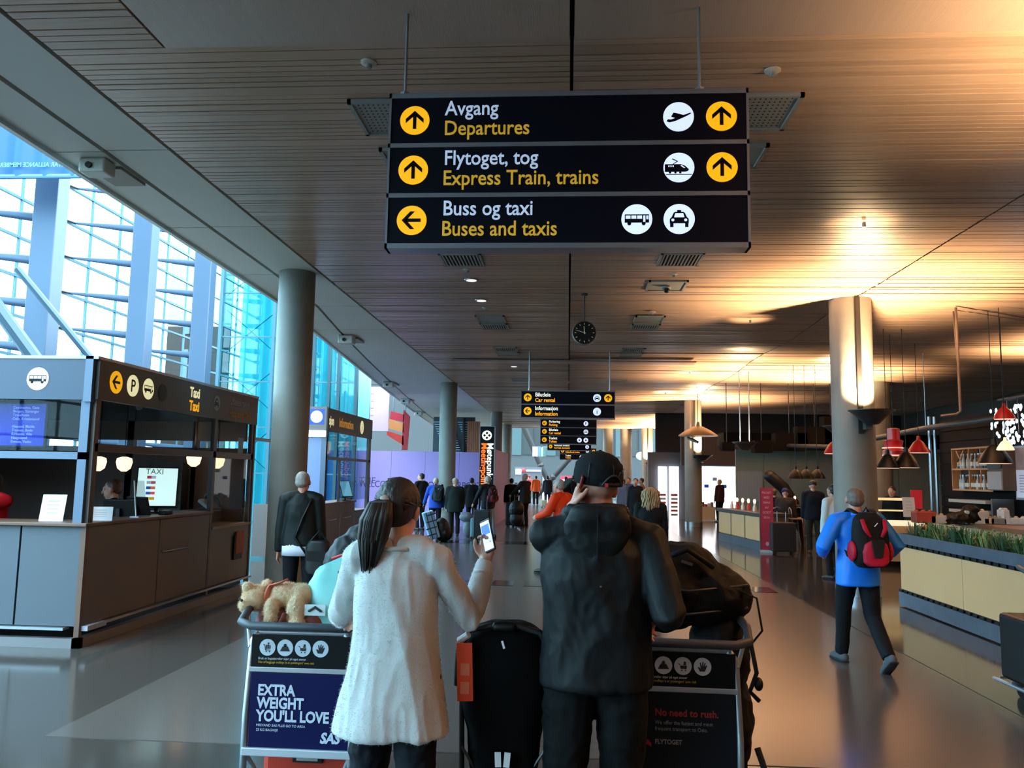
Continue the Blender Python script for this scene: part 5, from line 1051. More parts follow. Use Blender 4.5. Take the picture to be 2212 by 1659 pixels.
# phone in her hand
wr = wl+V(J['arms']['R'][2])*s_
ph = thing('phone', 'slim smartphone with glowing blue and white screen in the raised hand', 'phone', wr+V((.012, -.012, .125)))
R_ = Matrix.Rotation(-.25, 3, 'Y') @ Matrix.Rotation(-.25, 3, 'X') @ Matrix.Rotation(-.75, 3, 'Z') 
MB().box((0, 0, 0), (.066, .009, .135), M=R_).obj('case', BLK, ph, bevel=.004); MB().box(R_@V((0, -.0055, 0)), (.058, .002, .118), M=R_).obj('display', mat('phone_pale', (200, 220, 255), .3, emit=.9), ph)
MB().box(R_@V((0, -.007, .025)), (.05, .001, .04), M=R_).obj('app_tile', mat('phone_blue', (30, 80, 235), .3, emit=.9), ph)

# ---- man in black jacket and cap
ml = V((.115, 3.3, 0)); JK = mat('softshell_black', (5, 9, 12), .62, bump=.12, bscale=200, spec=.3)
def mx_(stage, a, b, J):
    if stage == 'torso': return [(.86, .2, .135), (.88, .205, .14), (.95, .205, .138), (1.05, .2, .132), (1.15, .195, .13), (1.26, .205, .135), (1.35, .2, .125), (1.41, .14, .095), (1.46, .09, .082), (1.5, .078, .078)]
    if stage == 'top':
        q = J['q']
        a.tube([q(-.085, .0, 1.475), q(-.075, -.06, 1.48), q(0, -.085, 1.485), q(.075, -.06, 1.48), q(.085, .0, 1.475)], [.026, .03, .032, .03, .026], 12, round_=True)
L_w = world2loc(at(1232, 1112, 3.27), ml); R_w = world2loc(at(1438, 1328, 3.42), ml)
g, J = person('person in a black hooded jacket and black cap, holding a phone to the left ear', tuple(ml), 0, 1.82, top=JK, pants=M_('trousers_black', (9, 10, 12)), hair=None, style='none', skin=SKIN2,
    arms={'L': dict(w=L_w, pole=(-.35, 1, -1)), 'R': dict(w=R_w, pole=(-.05, -1, .1))}, hands={'L': dict(dir=(.3, .05, 1), palm=(1, 0, -.2), thumb=(0, -.6, .3), curl=.75, sleeve=.92), 'R': dict(dir=(-.55, .55, -.5), palm=(-.2, .3, -1), thumb=(-1, .2, 0), curl=.7)},
    feet={'L': (-.12, -.02, 0), 'R': (.11, .12, 0)}, yaw=30, vox=.0075, extras=mx_, fold=(.018, 8), build=1.02, bulk=.006, lbulk=.008)
man = g; sm = 1.82/1.75; hd = J['hd']; HM = J['HM']
q = J['q']; hm = MB()
hm.tube([q(-.1, .03, 1.50), q(-.09, -.05, 1.505), q(0, -.095, 1.505), q(.09, -.05, 1.505), q(.1, .03, 1.50)], [(.03, .026), (.036, .032), (.04, .034), (.036, .032), (.03, .026)], 12, round_=True)
hm.loft([(*q(0, -.122, z), rx, ry) for z, rx, ry in ((1.28, .01, .01), (1.32, .045, .022), (1.37, .09, .03), (1.43, .125, .036), (1.48, .12, .05), (1.52, .1, .045), (1.53, .08, .03))], 24, 2.2)
hm.blob('hood', JK, man, .007, 5, (.012, 9, 8, 1))
cb = MB()
cb.loft([(0, 0, z, rx, ry) for z, rx, ry in ((-.012, .088, .108), (.02, .09, .11), (.06, .086, .104), (.092, .066, .082), (.108, .035, .045), (.113, .008, .01))], 36, 2)
cb.v = [tuple(hd(0, -.012, .035)+HM@(Matrix.Rotation(.12, 3, 'X')@V(p))) for p in cb.v]
CAPM = mat('cap_black', (6, 6, 8), .85, spec=.2, bump=.5, bscale=260)
cap = cb.obj('cap', CAPM, man, smooth=True)
def chd(x, y, z): return hd(0, -.012, .035)+HM@(Matrix.Rotation(.12, 3, 'X')@V((x, y, z)))
br = MB(); n = 14; vs = []
for i in range(n+1):
    a = -1.15+2.3*i/n
    for r, dz in ((.0, 0), (1, 0)):
        x = math.sin(a)*(.088+.0*r); y = .02+math.cos(a)*(.095)+r*.085*math.cos(a)**.6; z = -.01-.03*abs(math.sin(a))**2*r-.012*r
        vs += [tuple(chd(x, y, z)), tuple(chd(x, y, z+.006))]
br.add(vs, [f for i in range(n) for f in ((4*i, 4*i+4, 4*i+6, 4*i+2), (4*i+1, 4*i+3, 4*i+7, 4*i+5), (4*i+2, 4*i+6, 4*i+7, 4*i+3))]); br.obj('brim', CAPM, cap, smooth=True)
sm_ = MB()
for a in (PI/6, PI/2, PI*5/6, PI*7/6, PI*1.5, PI*11/6): sm_.tube([chd(math.cos(a)*.0895, math.sin(a)*.1095, -.005), chd(math.cos(a)*.0895, math.sin(a)*.1095, .03), chd(math.cos(a)*.085, math.sin(a)*.102, .065), chd(math.cos(a)*.05, math.sin(a)*.06, .101), chd(0, 0, .115)], .0022, 5)
sm_.obj('seams', BLK, cap, smooth=True); MB().ell(chd(0, 0, .114), (.008, .008, .005), n=8, m=6).obj('button', BLK, cap)
MB().tube([chd(math.sin(a)*.09, -math.cos(a)*.111, .032-.04*abs(a/.5)**2) for a in [-.5+k*.1 for k in range(11)]], .004, 6).obj('rear_opening_edge', mat('cap_edge', (42, 42, 46), .7), cap)
MB().tube([chd(math.sin(a)*.0895, -math.cos(a)*.11, -.004) for a in [-.6+k*.1 for k in range(13)]], [(.003, .009)]*13, 6).obj('strap', BLK, cap)
MB().box(chd(-.03, -.109, -.004), (.012, .006, .014)).obj('red_label', mat('label_red', (200, 40, 50), .6), cap)
EMB = mat('embroidery', (90, 92, 96), .6)
MB().tube([chd(math.sin(a)*.0905, -math.cos(a)*.1115, z) for a, z in ((.25, .03), (.35, .045), (.45, .04), (.55, .052), (.7, .05), (.85, .056))], .0018, 5).obj('embroidery', EMB, cap)
q = J['q']
MB().tube([q(0, -.168, 1.5), q(0, -.176, 1.42), q(0, -.155, 1.33)], .0025, 6).obj('hood_seam', BLK, man); MB().ell(q(.01, -.15, 1.24), (.008, .004, .005), n=8, m=6).obj('hood_toggle', EMB, man)
e_, w_ = J['arms']['L'][1], J['arms']['L'][2]
MB().lathe([(.05, -.02), (.053, 0), (.05, .02)], e_.lerp(w_, .82), 18, (w_-e_).to_track_quat('Z', 'Y').to_matrix()).obj('cuff_tab', mat('cuff_grey', (70, 84, 92), .6), man, smooth=True)
ph = thing('phone', 'phone with red edge held against the ear of the person in the cap', 'phone', ml+(V(J['arms']['L'][2])*sm)+V((.035, .0, .1)))
R_ = Matrix.Rotation(.25, 3, 'Y') @ Matrix.Rotation(.35, 3, 'X')
MB().box((0, 0, 0), (.011, .066, .135), M=R_).obj('case', mat('phone_red', (120, 25, 25), .3), ph, bevel=.004); MB().box(R_@V((.0065, 0, 0)), (.002, .058, .12), M=R_).obj('display', BLK, ph)
# elbow fringe seen under the raised elbow: dark strap bag of a passer-by is left to luggage below

# ---- man in blue jacket with backpack
bl = V((2.68, 7.85, 0)); BJ = mat('jacket_blue', (2, 122, 236), .5, bump=.1, bscale=60)
g, J = person('balding person in a bright blue jacket walking away past the large column', tuple(bl), .12, 1.72, top=BJ, pants=M_('pants_navy', (16, 19, 32)), shoe=M_('shoe_grey', (78, 82, 88)), hair=HAIR('thin_grey', (100, 86, 78)), style='bald', skin=SKIN2,
    feet={'L': (-.04, .28, 0), 'R': (.12, -.3, .07)}, arms={'L': dict(w=(-.25, .16, 1.02), pole=(-.7, -1, -.2)), 'R': dict(w=(.27, .1, .98), pole=(.6, -1, 0))}, vox=.01, hem=.8, bulk=.012, yaw=-8, build=1.05, fold=(.014, 4))
MB().tube([J['q'](-.07, -.0, 1.47), J['q'](-.06, -.07, 1.46), J['q'](0, -.09, 1.46), J['q'](.06, -.07, 1.46), J['q'](.07, 0, 1.47)], .025, 10).obj('collar', BJ, g, smooth=True)
def backpack(par_loc, rz, label, main, accent, dark, s=1):
    t = thing('backpack', label, 'backpack', par_loc, rz, None, s)
    mb = MB(); mb.loft([(0, y, z, rx, ry) for y, z, rx, ry in ((-.09, 0, .1, .06), (-.1, .04, .15, .1), (-.11, .15, .16, .12), (-.1, .3, .155, .105), (-.08, .42, .13, .08), (-.06, .48, .07, .04))], 24, 2.6); mb.blob('bag', main, t, .011, 4, (.01, 9, 4, 1))
    mb = MB(); mb.loft([(0, -.2, z, rx, .045) for z, rx in ((.02, .07), (.05, .11), (.14, .12), (.21, .1), (.24, .05))], 20, 2.6); p = mb.blob('pocket', accent, t, .01, 3)
    mb = MB(); mb.add([(-.06, -.254, .25), (.06, -.254, .25), (.035, -.262, .1), (-.035, -.262, .1), (-.06, -.244, .25), (.06, -.244, .25), (.035, -.24, .1), (-.035, -.24, .1)], [(0, 3, 2, 1), (4, 5, 6, 7), (0, 1, 5, 4), (1, 2, 6, 5), (2, 3, 7, 6), (3, 0, 4, 7)]); mb.obj('pocket_panel', dark, p)
    for sg in (-1, 1):
        MB().tube([(.1*sg, -.17, .42), (.09*sg, -.205, .34), (.05*sg, -.215, .27)], [(.018, .01), (.022, .01), (.014, .01)], 8).obj('accent_strip', accent, t, smooth=True)
        MB().ell((.165*sg, -.1, .14), (.03, .07, .09)).obj('side_pocket', accent, t, smooth=True)
        MB().tube([(.08*sg, -.02, .47), (.1*sg, .06, .5), (.11*sg, .17, .44), (.12*sg, .19, .25), (.13*sg, .02, .08)], [(.03, .01)]*5, 8).obj('strap', dark, t, smooth=True)
        MB().tube([(.12*sg, -.17, .27), (.08*sg, -.21, .24)], .006, 6).obj('compression_strap', BLK, t)
    MB().tube([(-.03, -.04, .47), (0, -.05, .52), (.03, -.04, .47)], .008, 8).obj('haul_loop', BLK, t); MB().tube([(-.0, -.192, .36), (.03, -.19, .39)], .004, 6).obj('zip_pull', WPAP, t)
    return t
backpack(bl+V((.02, -.15, .93)), .12, 'black and crimson hiking backpack on the blue jacket', M_('pack_black', (22, 20, 24)), M_('pack_crimson', (172, 22, 48), .6), M_('pack_dark', (40, 42, 44)), 1.02)

# ---- the others
def who(px, Y, label, Ht=1.7, rz=0, **k):
    p = at(px, 1100, Y); return person(label, (p.x, Y, 0), rz, Ht, vox=k.pop('vox', max(.011, min(.021, Y*.0009))), **k)
GREEN_J = M_('green_dark', (22, 36, 34), .6)
g, J = who(652, 8.8, 'grey-haired person in a dark green jacket with a shoulder strap beside the left column', 1.74, .15, top=GREEN_J, pants=M_('pants_blueblack', (22, 26, 40)), hair=HG, style='bald', skin=SKIN2, bulk=.008, hem=.9, yaw=-10, vox=.01, build=.92)
MB().loft([(*(J['q'](0, -.012, z)), .192, .135) for z in (.8, .86, .92)], 28).obj('shirt_tail', M_('shirt_white', (205, 210, 225)), g, smooth=True)
MB().tube([J['q'](.12, -.1, 1.42), J['q'](.03, -.165, 1.2), J['q'](-.04, -.16, 1.0), J['q'](.1, -.17, .82)], [(.02, .006)]*4, 8).obj('shoulder_strap', BLK, g, smooth=True)
t = thing('shoulder_bag', 'black shoulder bag hanging at the side of the green-jacketed person', 'bag', at(688, 1200, 8.65)); mb = MB(); mb.loft([(0, 0, z, rx, .07) for z, rx in ((-.2, .12), (-.15, .15), (.1, .14), (.16, .1))], 18, 3); mb.blob('bag', BLK, t, .012, 3); MB().tube([(-.1, 0, .14), (0, 0, .26), (.1, 0, .14)], .01, 6).obj('handle', BLK, t); MB().b2(-.1, .1, -.08, -.07, -.05, .05).obj('flap', M_('pack_dark', (40, 42, 44)), t)
# clerk and red shirt in the kiosk
who(243, 9.3, 'person with brown hair seated behind the glass of the taxi kiosk', 1.72, PI*.6, top=M_('dark_top', (20, 20, 24)), hair=HBR, style='short', seat=.72, feet={'L': (-.1, .4, 0), 'R': (.1, .4, 0)}, arms={'L': dict(w=(-.15, .4, 1.05)), 'R': dict(w=(.15, .4, 1.05))}, pitch=-10)
t = thing('office_chair', 'dark office chair under the person seated in the taxi kiosk', 'chair', (at(243, 1100, 9.3).x, 9.3, 0), PI*.6); MB().b2(-.22, .22, -.22, .22, .66, .71).obj('seat', BLK, t, bevel=.02); MB().b2(-.2, .2, -.28, -.24, .78, 1.15).obj('backrest', BLK, t, bevel=.02); MB().tube([(0, 0, .1), (0, 0, .66)], .03, 8).obj('post', DARKF, t)
for k in range(5): MB().tube([(0, 0, .1), (.28*math.cos(k*1.257), .28*math.sin(k*1.257), .04)], .02, 6).obj('leg', DARKF, t)
rx_, ry_ = at(-20, 1100, 8.5).x, 8.5
person('person in a red T-shirt behind the front counter, cut by the left edge', (rx_, ry_, 0), PI*.95, 1.66, top=M_('tshirt_red', (200, 20, 28)), hair=HBR, arms={'L': dict(w=(-.05, .5, 1.2), pole=(-1, -.3, -1)), 'R': dict(w=(.2, .42, 1.2), pole=(1, -.3, -1))}, hands={'L': dict(sleeve=.15), 'R': dict(sleeve=.15)}, vox=.012)
# queue
who(908, 24.5, 'dark-haired person in black facing left at the back of the queue', 1.74, .9, top=M_('black_a', (24, 22, 26)), hair=HK, yaw=30)
g, J = who(940, 22.6, 'pale-haired person in a royal blue jacket with a grey rucksack in the queue', 1.62, .1, top=M_('royal_blue', (30, 70, 165)), hair=HAIR('pale', (170, 150, 130)), arms={'L': dict(w=(-.33, .2, .85))})
backpack(J['q'](.1, -.13, .93)+g.location, .1, 'dark grey rucksack on the royal blue jacket in the queue', M_('pack_slate', (40, 48, 60)), M_('pack_slate2', (52, 60, 72)), BLK, .95)
who(982, 22.4, 'person in a long dark green coat and pale cap standing at the slim column', 1.6, .2, top=M_('coat_green', (30, 46, 42)), hair=M_('cap_sand', (160, 150, 130)), style='hat', bulk=.05, hem=.72, yaw=35)
who(1018, 25.5, 'black-haired person in a black coat standing left of the totem', 1.62, 0, top=M_('black_b', (16, 16, 20)), hair=HK, hem=.72)
g, J = who(1052, 22.2, 'grey-haired person in blue jeans with a dark jacket and maroon backpack by the totem', 1.72, .7, top=M_('jacket_char', (30, 30, 36)), pants=M_('jeans_light', (112, 142, 172)), hair=HG, feet={'L': (-.1, .15, 0), 'R': (.12, -.2, 0)}, arms={'L': dict(w=(-.25, .3, .9))}, yaw=20)
backpack(V(g.location)+V((.13, -.14, .95)), .5, 'maroon backpack worn by the person in light jeans', M_('pack_maroon', (72, 18, 30)), M_('pack_maroon2', (110, 24, 40)), BLK, .85)
who(1104, 27.8, 'person in black with bent head beside the dark rear column', 1.62, .3, top=M_('black_c', (16, 16, 18)), hair=HK)
who(1133, 27.2, 'tall person in a dark grey-brown jacket leaning on a trolley', 1.78, .9, top=M_('greybrown', (52, 48, 44)), pants=M_('pants_olive', (48, 46, 42)), hair=HG, hem=.75, arms={'L': dict(w=(-.2, .45, 1.02)), 'R': dict(w=(.2, .45, 1.02))}, bulk=.02)
who(1157, 46, 'distant person in an orange safety vest with green sleeves', 1.72, .3, top=M_('vest_orange', (240, 100, 30), .6, emit=0), hair=HB, vox=.02)
who(1182, 44, 'distant person in dark clothes standing beside a yellow bag', 1.72, 0, top=M_('dark_violet', (38, 36, 48)), hair=HK, vox=.02)
who(1143, 50, 'distant person with a red hood behind the tall one with the trolley', 1.7, 1, top=M_('hood_red', (170, 40, 60)), hair=M_('hood_red', (0, 0, 0)), style='hat', vox=.02)
who(1222, 38, 'dark figure behind the shoulder of the orange jacket', 1.7, 0, top=M_('black_d', (18, 18, 22)), hair=HK, vox=.018)
who(1238, 40, 'second dark figure between the orange jacket and the cap', 1.75, 0, top=M_('black_e', (22, 20, 24)), hair=HB, vox=.018)
g, J = who(1218, 14.3, 'grey-haired person in a bright orange jacket striding to the left', 1.74, .95, top=M_('jacket_orange', (232, 62, 18), .6), pants=M_('pants_grey', (45, 45, 50)), hair=HG, style='short', skin=SKIN2, lean=(0, .12), feet={'L': (-.1, .35, 0), 'R': (.1, -.35, .06)}, arms={'L': dict(w=(-.25, .38, .98), pole=(-.3, -1, 0)), 'R': dict(w=(.3, -.1, .9))}, bulk=.03, vox=.011)
g, J = who(1405, 11.9, 'person with long curly blonde hair in a black jacket right of the cap', 1.58, -.1, top=M_('black_f', (14, 15, 20)), hair=HBL, style='long', fem=True, bulk=.02, vox=.011, build=1.15)
st = MB(); rp = random.Random(8); hd = J['hd']
for k in range(190):
    a = rp.uniform(0, 2*PI); r = rp.uniform(.07, .135); x, y = math.cos(a)*r, -.04+math.sin(a)*r*.9
    if y > .045: continue
    L_ = rp.uniform(.18, .34); ph_ = rp.uniform(0, 6)
    st.tube([hd(x*.6, y*.6-.01, .12)]+[hd(x*(1+.15*j/5)+.018*math.sin(j*1.7+ph_), y+.016*math.cos(j*1.9+ph_), .06-L_*j/5) for j in range(6)], [.006]+[.011]*5+[.003], 5)
st.obj('curls', HBL, g, smooth=True, kind='stuff')
who(1373, 24, 'dark-haired person in an open black jacket facing the camera', 1.7, PI-.3, top=M_('black_g', (20, 20, 26)), hair=HK, fem=True)
who(1345, 27, 'person in a grey-violet coat right of the cap', 1.68, 2.2, top=M_('greyviolet', (95, 88, 102)), hair=HB, fem=True)
who(1358, 30, 'person in blue half hidden behind the grey-violet coat', 1.7, 2.5, top=M_('blue_dull', (60, 84, 120)), hair=HBR)
who(1386, 31, 'person in a pale brown coat behind the blonde curls', 1.7, 1.5, top=M_('palebrown', (130, 112, 100)), hair=HB)
who(1555, 32.5, 'person in a maroon coat standing inside the bright shop', 1.7, .6, top=M_('maroon_coat', (72, 34, 44)), hair=HAIR('sand', (150, 120, 90)), fem=True)
who(1757, 19.6, 'person in a navy jacket and green trousers standing at the café table', 1.7, -.2, top=M_('navy_j', (20, 26, 46)), pants=M_('pants_green', (68, 72, 60)), shoe=M_('boots_brown', (96, 74, 58)), hair=HK, style='hat', bulk=.02)
who(1697, 21.6, 'seated person in a grey coat with a blue knitted hat', 1.66, -.3, top=M_('coat_grey', (62, 56, 60)), hair=M_('hat_blue', (36, 40, 90)), style='hat', seat=.66, feet={'L': (-.12, .35, .25), 'R': (.12, .35, .25)}, bulk=.03)
who(1672, 21.8, 'seated person in black behind the red roll-up banner', 1.66, 0, top=M_('black_h', (16, 14, 18)), hair=HBR, seat=.66, feet={'L': (-.12, .35, .25), 'R': (.12, .35, .25)})
who(1800, 14.6, 'person in a pale shirt hidden behind the blue jacket and column', 1.66, .5, top=M_('shirt_pale', (205, 222, 226)), hair=HK)
who(1812, 15.9, 'dark-clothed person left of the large column', 1.75, .4, top=M_('black_i', (26, 28, 38)), hair=HK)
who(1928, 18.4, 'dark-haired person behind the glowing food cabinet', 1.62, PI*.75, top=M_('black_j', (30, 28, 30)), hair=HB, style='bun', fem=True)
who(2400, 5.45, 'dark-clothed person cut by the right edge pushing a trolley', 1.68, -.1, top=M_('black_k', (18, 18, 22)), hair=HK, arms={'L': dict(w=(-.2, .42, 1.03)), 'R': dict(w=(.2, .42, 1.03))}, bulk=.03, vox=.011)

# ------------------------------------------------------------ trolleys, stroller and luggage
ALU = mat('trolley_aluminium', (178, 184, 192), .35, .75, var=.08, vscale=12); RUB = mat('handle_rubber', (62, 66, 74), .5)
SGN = mat('board_black', (5, 6, 10), .45, spec=.2); CIR = mat('print_disc', (196, 204, 214), .6); CBL = mat('print_ink', (16, 18, 26), .5)
def trolley(loc, rz, label, ad):
    t = thing('luggage_trolley', label, 'trolley', loc, rz); w = .25
    MB().tube([(-w-.03, .3, 1.08), (-w-.05, .12, 1.05), (-w-.04, .01, 1.01), (-w+.02, -.03, 1.0), (w-.02, -.03, 1.0), (w+.04, .01, 1.01), (w+.05, .12, 1.05), (w+.03, .3, 1.08)], .019, 12, round_=True).obj('handle', RUB, t, smooth=True)
    for sg in (-1, 1): MB().tube([(sg*w*.98, .0, .17), (sg*w*.98, .005, .6), (sg*w*.92, .01, .93), (sg*w*.8, .01, .968)], .016, 10).obj('upright', ALU, t, smooth=True); MB().tube([(sg*w*.95, .0, .9), (sg*(w+.045), .1, 1.03)], .01, 8).obj('handle_bracket', ALU, t)
    MB().tube([(-w*.85, .01, .968), (w*.85, .01, .968)], .014, 10).obj('cross_tube', ALU, t)
    MB().b2(-w+.01, w-.01, -.008, .012, .792, .815).obj('rail', ALU, t, bevel=.003); MB().b2(-w+.0, w, -.02, .012, .43, .465).obj('rail', mat('rail_white', (190, 196, 205), .4, .3), t, bevel=.004)
    MB().b2(-w+.02, w-.02, -.006, .006, .815, .958).obj('pictogram_board', SGN, t, bevel=.002)
    pl = Pl((-w+.02, -.0065, .815), (1, 0, 0), (0, 0, 1))
    for k, ic in enumerate(('cart', 'weight', 'child', 'hand')):
        pl.shape('disc', [circ(.075+.082*k, .087, .037, 28)], CIR, t, 0, .001); pl.shape('pictogram', xf(ICON[ic], .075+.082*k, .087, .033), CBL, t, .001, .002)
    pl.text('Bruk av bagasjetraller skjer på eget ansvar', .0145, .035, .034, CIR, t, .0015, .9, bold=.0); pl.text("Use of baggage trolleys is at passengers' own risk", .0145, .035, .018, YELD, t, .0015, .9, bold=0)
    if ad == 'blue':
        MB().b2(-w+.025, w-.02, -.006, .006, .465, .79).obj('advert_board', mat('board_royal', (3, 9, 66), .5, spec=.2), t, bevel=.002)
        pl = Pl((-w+.025, -.0065, .465), (1, 0, 0), (0, 0, 1)); T_ = mat('advert_white', (205, 212, 228), .6)
        for k, s__ in enumerate(('EXTRA', 'WEIGHT', "YOU'LL LOVE")): pl.text(s__, .066, .035, .228-k*.056, T_, t, .0015, .84, bold=.035)
        pl.text('MED/AND SAS PLUS GO TO AREA', .015, .035, .092, T_, t, .0015, 1, bold=0); pl.text('23 KG BAGASJE', .015, .035, .072, T_, t, .0015, 1, bold=0); o_ = pl.text('SAS', .062, .33, .03, T_, t, .0015, .9, bold=.04)
        for v in o_.data.vertices: v.co.x += (v.co.z-.495)*.2
    else:
        MB().b2(-w+.025, w-.02, -.006, .006, .465, .79).obj('advert_board', mat('board_charcoal', (14, 19, 26), .5, spec=.2), t, bevel=.002)
        pl = Pl((-w+.025, -.0065, .465), (1, 0, 0), (0, 0, 1)); T_ = mat('advert_greyprint', (120, 124, 130), .6); RD = mat('advert_redprint', (150, 36, 34), .6)
        pl.text('No need to rush.', .04, .115, .23, RD, t, .0015, .95, bold=.02); pl.text('We offer the fastest and most', .022, .115, .195, T_, t, .0015, .9, bold=0); pl.text('frequent transport to Oslo.', .022, .115, .17, T_, t, .0015, .9, bold=0); pl.text('FLYTOGET', .026, .115, .115, T_, t, .0015, .9, bold=.03)
        pl.shape('red_arrow', [[(.02, .14), (.05, .125), (.085, .13), (.1, .115), (.1, .1), (.07, .115), (.04, .112), (.02, .125)]], RD, t, 0, .001)
    # platform and wheels
    for sg in (-1, 1):
        MB().tube([(sg*w*.9, 0, .17), (sg*w*.8, .9, .14)], .016, 8).obj('side_rail', ALU, t); MB().tube([(sg*w*.98, 0, .45), (sg*w*.5, .12, .17)], .01, 8).obj('strut', ALU, t)
        wh_ = MB().lathe([(.03, -.02), (.08, -.022), (.085, 0), (.08, .022), (.03, .02)], (sg*(w+.03), -.02, .085), 20, Matrix.Rotation(PI/2, 3, 'Y')).obj('wheel', BLK, t, smooth='auto'); MB().lathe([(.03, -.025), (.03, .025)], (sg*(w+.03), -.02, .085), 12, Matrix.Rotation(PI/2, 3, 'Y')).obj('hub', ALU, wh_)
    MB().lathe([(.03, -.02), (.068, -.022), (.07, 0), (.068, .022), (.03, .02)], (0, .85, .07), 20, Matrix.Rotation(PI/2, 3, 'Y')).obj('wheel', BLK, t, smooth='auto')
    for k in range(5): MB().tube([(-w*.88+.02*k*.3, .1+k*.18, .165), (w*.88-.02*k*.3, .1+k*.18, .165)], .01, 6).obj('platform_bar', ALU, t)
    MB().tube([(-w*.9, .28, .62), (-w*.9, .3, .72), (w*.9, .3, .72), (w*.9, .28, .62)], .009, 8).obj('basket_bar', ALU, t); 
    for sg in (-1, 1): MB().tube([(sg*w*.95, 0, .62), (sg*w*.9, .3, .62)], .009, 8).obj('basket_arm', ALU, t)
    return t
tl = V((at(651, 1400, 3.72).x, 3.72, 0)); trolley(tl, 0, 'luggage trolley with a royal blue advert board, pushed by the cardigan wearer', 'blue')
tr_ = V((at(1470, 1400, 3.62).x, 3.62, 0)); trolley(tr_, -.03, 'luggage trolley with a charcoal advert board, pushed by the cap wearer', 'black')
tt_ = V((at(2183, 1150, 6.1).x+.48, 6.1, 0)); trolley(tt_, 0, 'luggage trolley at the right edge of the scene', 'black')
def trolley_case():
    t = thing('suitcase', 'black suitcase on the trolley at the right edge', 'suitcase', tt_+V((-.02, .42, .19))); MB().b2(-.22, .22, -.3, .3, 0, .5).obj('shell', BLK, t, bevel=.03); MB().b2(-.14, .14, -.31, -.3, .1, .35).obj('pocket', BLK, t); MB().tube([(-.08, -.3, .42), (0, -.34, .42), (.08, -.3, .42)], .012, 8).obj('handle', BLK, t)
trolley_case()
def soft(name, label, cat, loc, forms, m, rz=0, vox=.01, fold=(.01, 9, 3, 1), part='bag'):
    t = thing(name, label, cat, loc, rz); mb = MB()
    for f in forms: mb.ell(f[0], f[1])
    mb.blob(part, m, t, vox, 4, fold); return t
# red suitcase low on the left trolley
t = thing('suitcase', 'orange-red suitcase lying on the left trolley platform with an address label', 'suitcase', tl+V((0, .42, .18))); SR = mat('case_orange', (186, 48, 24), .5, var=.05)
MB().b2(-.22, .22, -.25, .3, 0, .27).obj('shell', SR, t, bevel=.03); MB().b2(-.07, .07, -.262, -.25, .17, .25).obj('tag_pocket', BLK, t); MB().b2(-.05, .05, -.267, -.262, .18, .24).obj('address_card', mat('card_grey', (165, 165, 160), .6), t)
for x in (-.15, .15): MB().b2(x-.012, x+.012, -.256, .3, .265, .275).obj('rib', BLK, t)
t = soft('canvas_bag', 'brownish pink canvas bag under the teddy bear on the left trolley', 'bag', tl+V((-.13, .2, .84)), [((0, 0, .06), (.15, .15, .1)), ((.1, .0, .1), (.12, .12, .12)), ((-.06, -.02, .14), (.1, .1, .08))], mat('canvas_rose', (132, 72, 62), .8), fold=(.02, 10, 3, 1))
MB().tube([(-.1, -.1, .18), (-.05, -.13, .05), (.02, -.12, .2)], .012, 8).obj('handle', mat('canvas_strap', (110, 52, 46), .8), t, smooth=True)
t = soft('dark_holdall', 'dark holdall at the bottom of the left trolley stack', 'bag', tl+V((0, .32, .46)), [((0, 0, .18), (.24, .2, .2))], BLK); MB().tube([(-.1, -.18, .28), (0, -.21, .24), (.1, -.18, .28)], .012, 8).obj('handle', BLK, t)
# teddy bear
TED = mat('teddy_plush', (238, 206, 168), .95, var=.12, vscale=40, bump=1, bscale=160, sheen=.5)
t = thing('teddy_bear', 'cream plush teddy bear lying face down with an orange scarf on the left trolley', 'soft toy', tl+V((-.155, .2, 1.10)))
mb = MB()
for c_, r_ in (((-.135, -.02, -.01), (.068, .07, .06)), ((-.17, -.05, .045), (.026, .02, .024)), ((-.1, .02, .05), (.026, .02, .024)), ((-.165, -.07, -.035), (.035, .03, .03)), ((.0, .0, .0), (.09, .07, .065)), ((.07, 0, .0), (.08, .07, .06)), ((-.035, -.085, -.05), (.034, .032, .055)), ((-.03, -.1, -.095), (.033, .032, .036)), ((.085, -.085, -.05), (.045, .038, .07)), ((.1, -.115, -.115), (.042, .04, .042)), ((.14, .02, .0), (.05, .045, .04))): mb.ell(c_, r_, n=16, m=11)
mb.blob('body', TED, t, .0055, 2, (.007, 60, 2, 1))
fuzz(t.children[0], 16000, .012, .0008, TED, 4)
rp = random.Random(1)
MB().lathe([(.058, -.012), (.068, 0), (.058, .012)], (-.075, -.005, .0), 22, Matrix.Rotation(PI/2+.2, 3, 'Y')).obj('scarf', mat('scarf_coral', (190, 96, 70), .8), t, smooth=True)
MB().tube([(-.06, -.03, .055), (-.01, -.04, .07), (.02, -.03, .085)], [(.016, .005)]*3, 8).obj('scarf_end', mat('scarf_coral', (0, 0, 0)), t, smooth=True)
for p in ((-.195, -.075, -.01), (-.175, -.1, -.01)): MB().ell(p, .007, n=8, m=6).obj('eye', BLK, t)
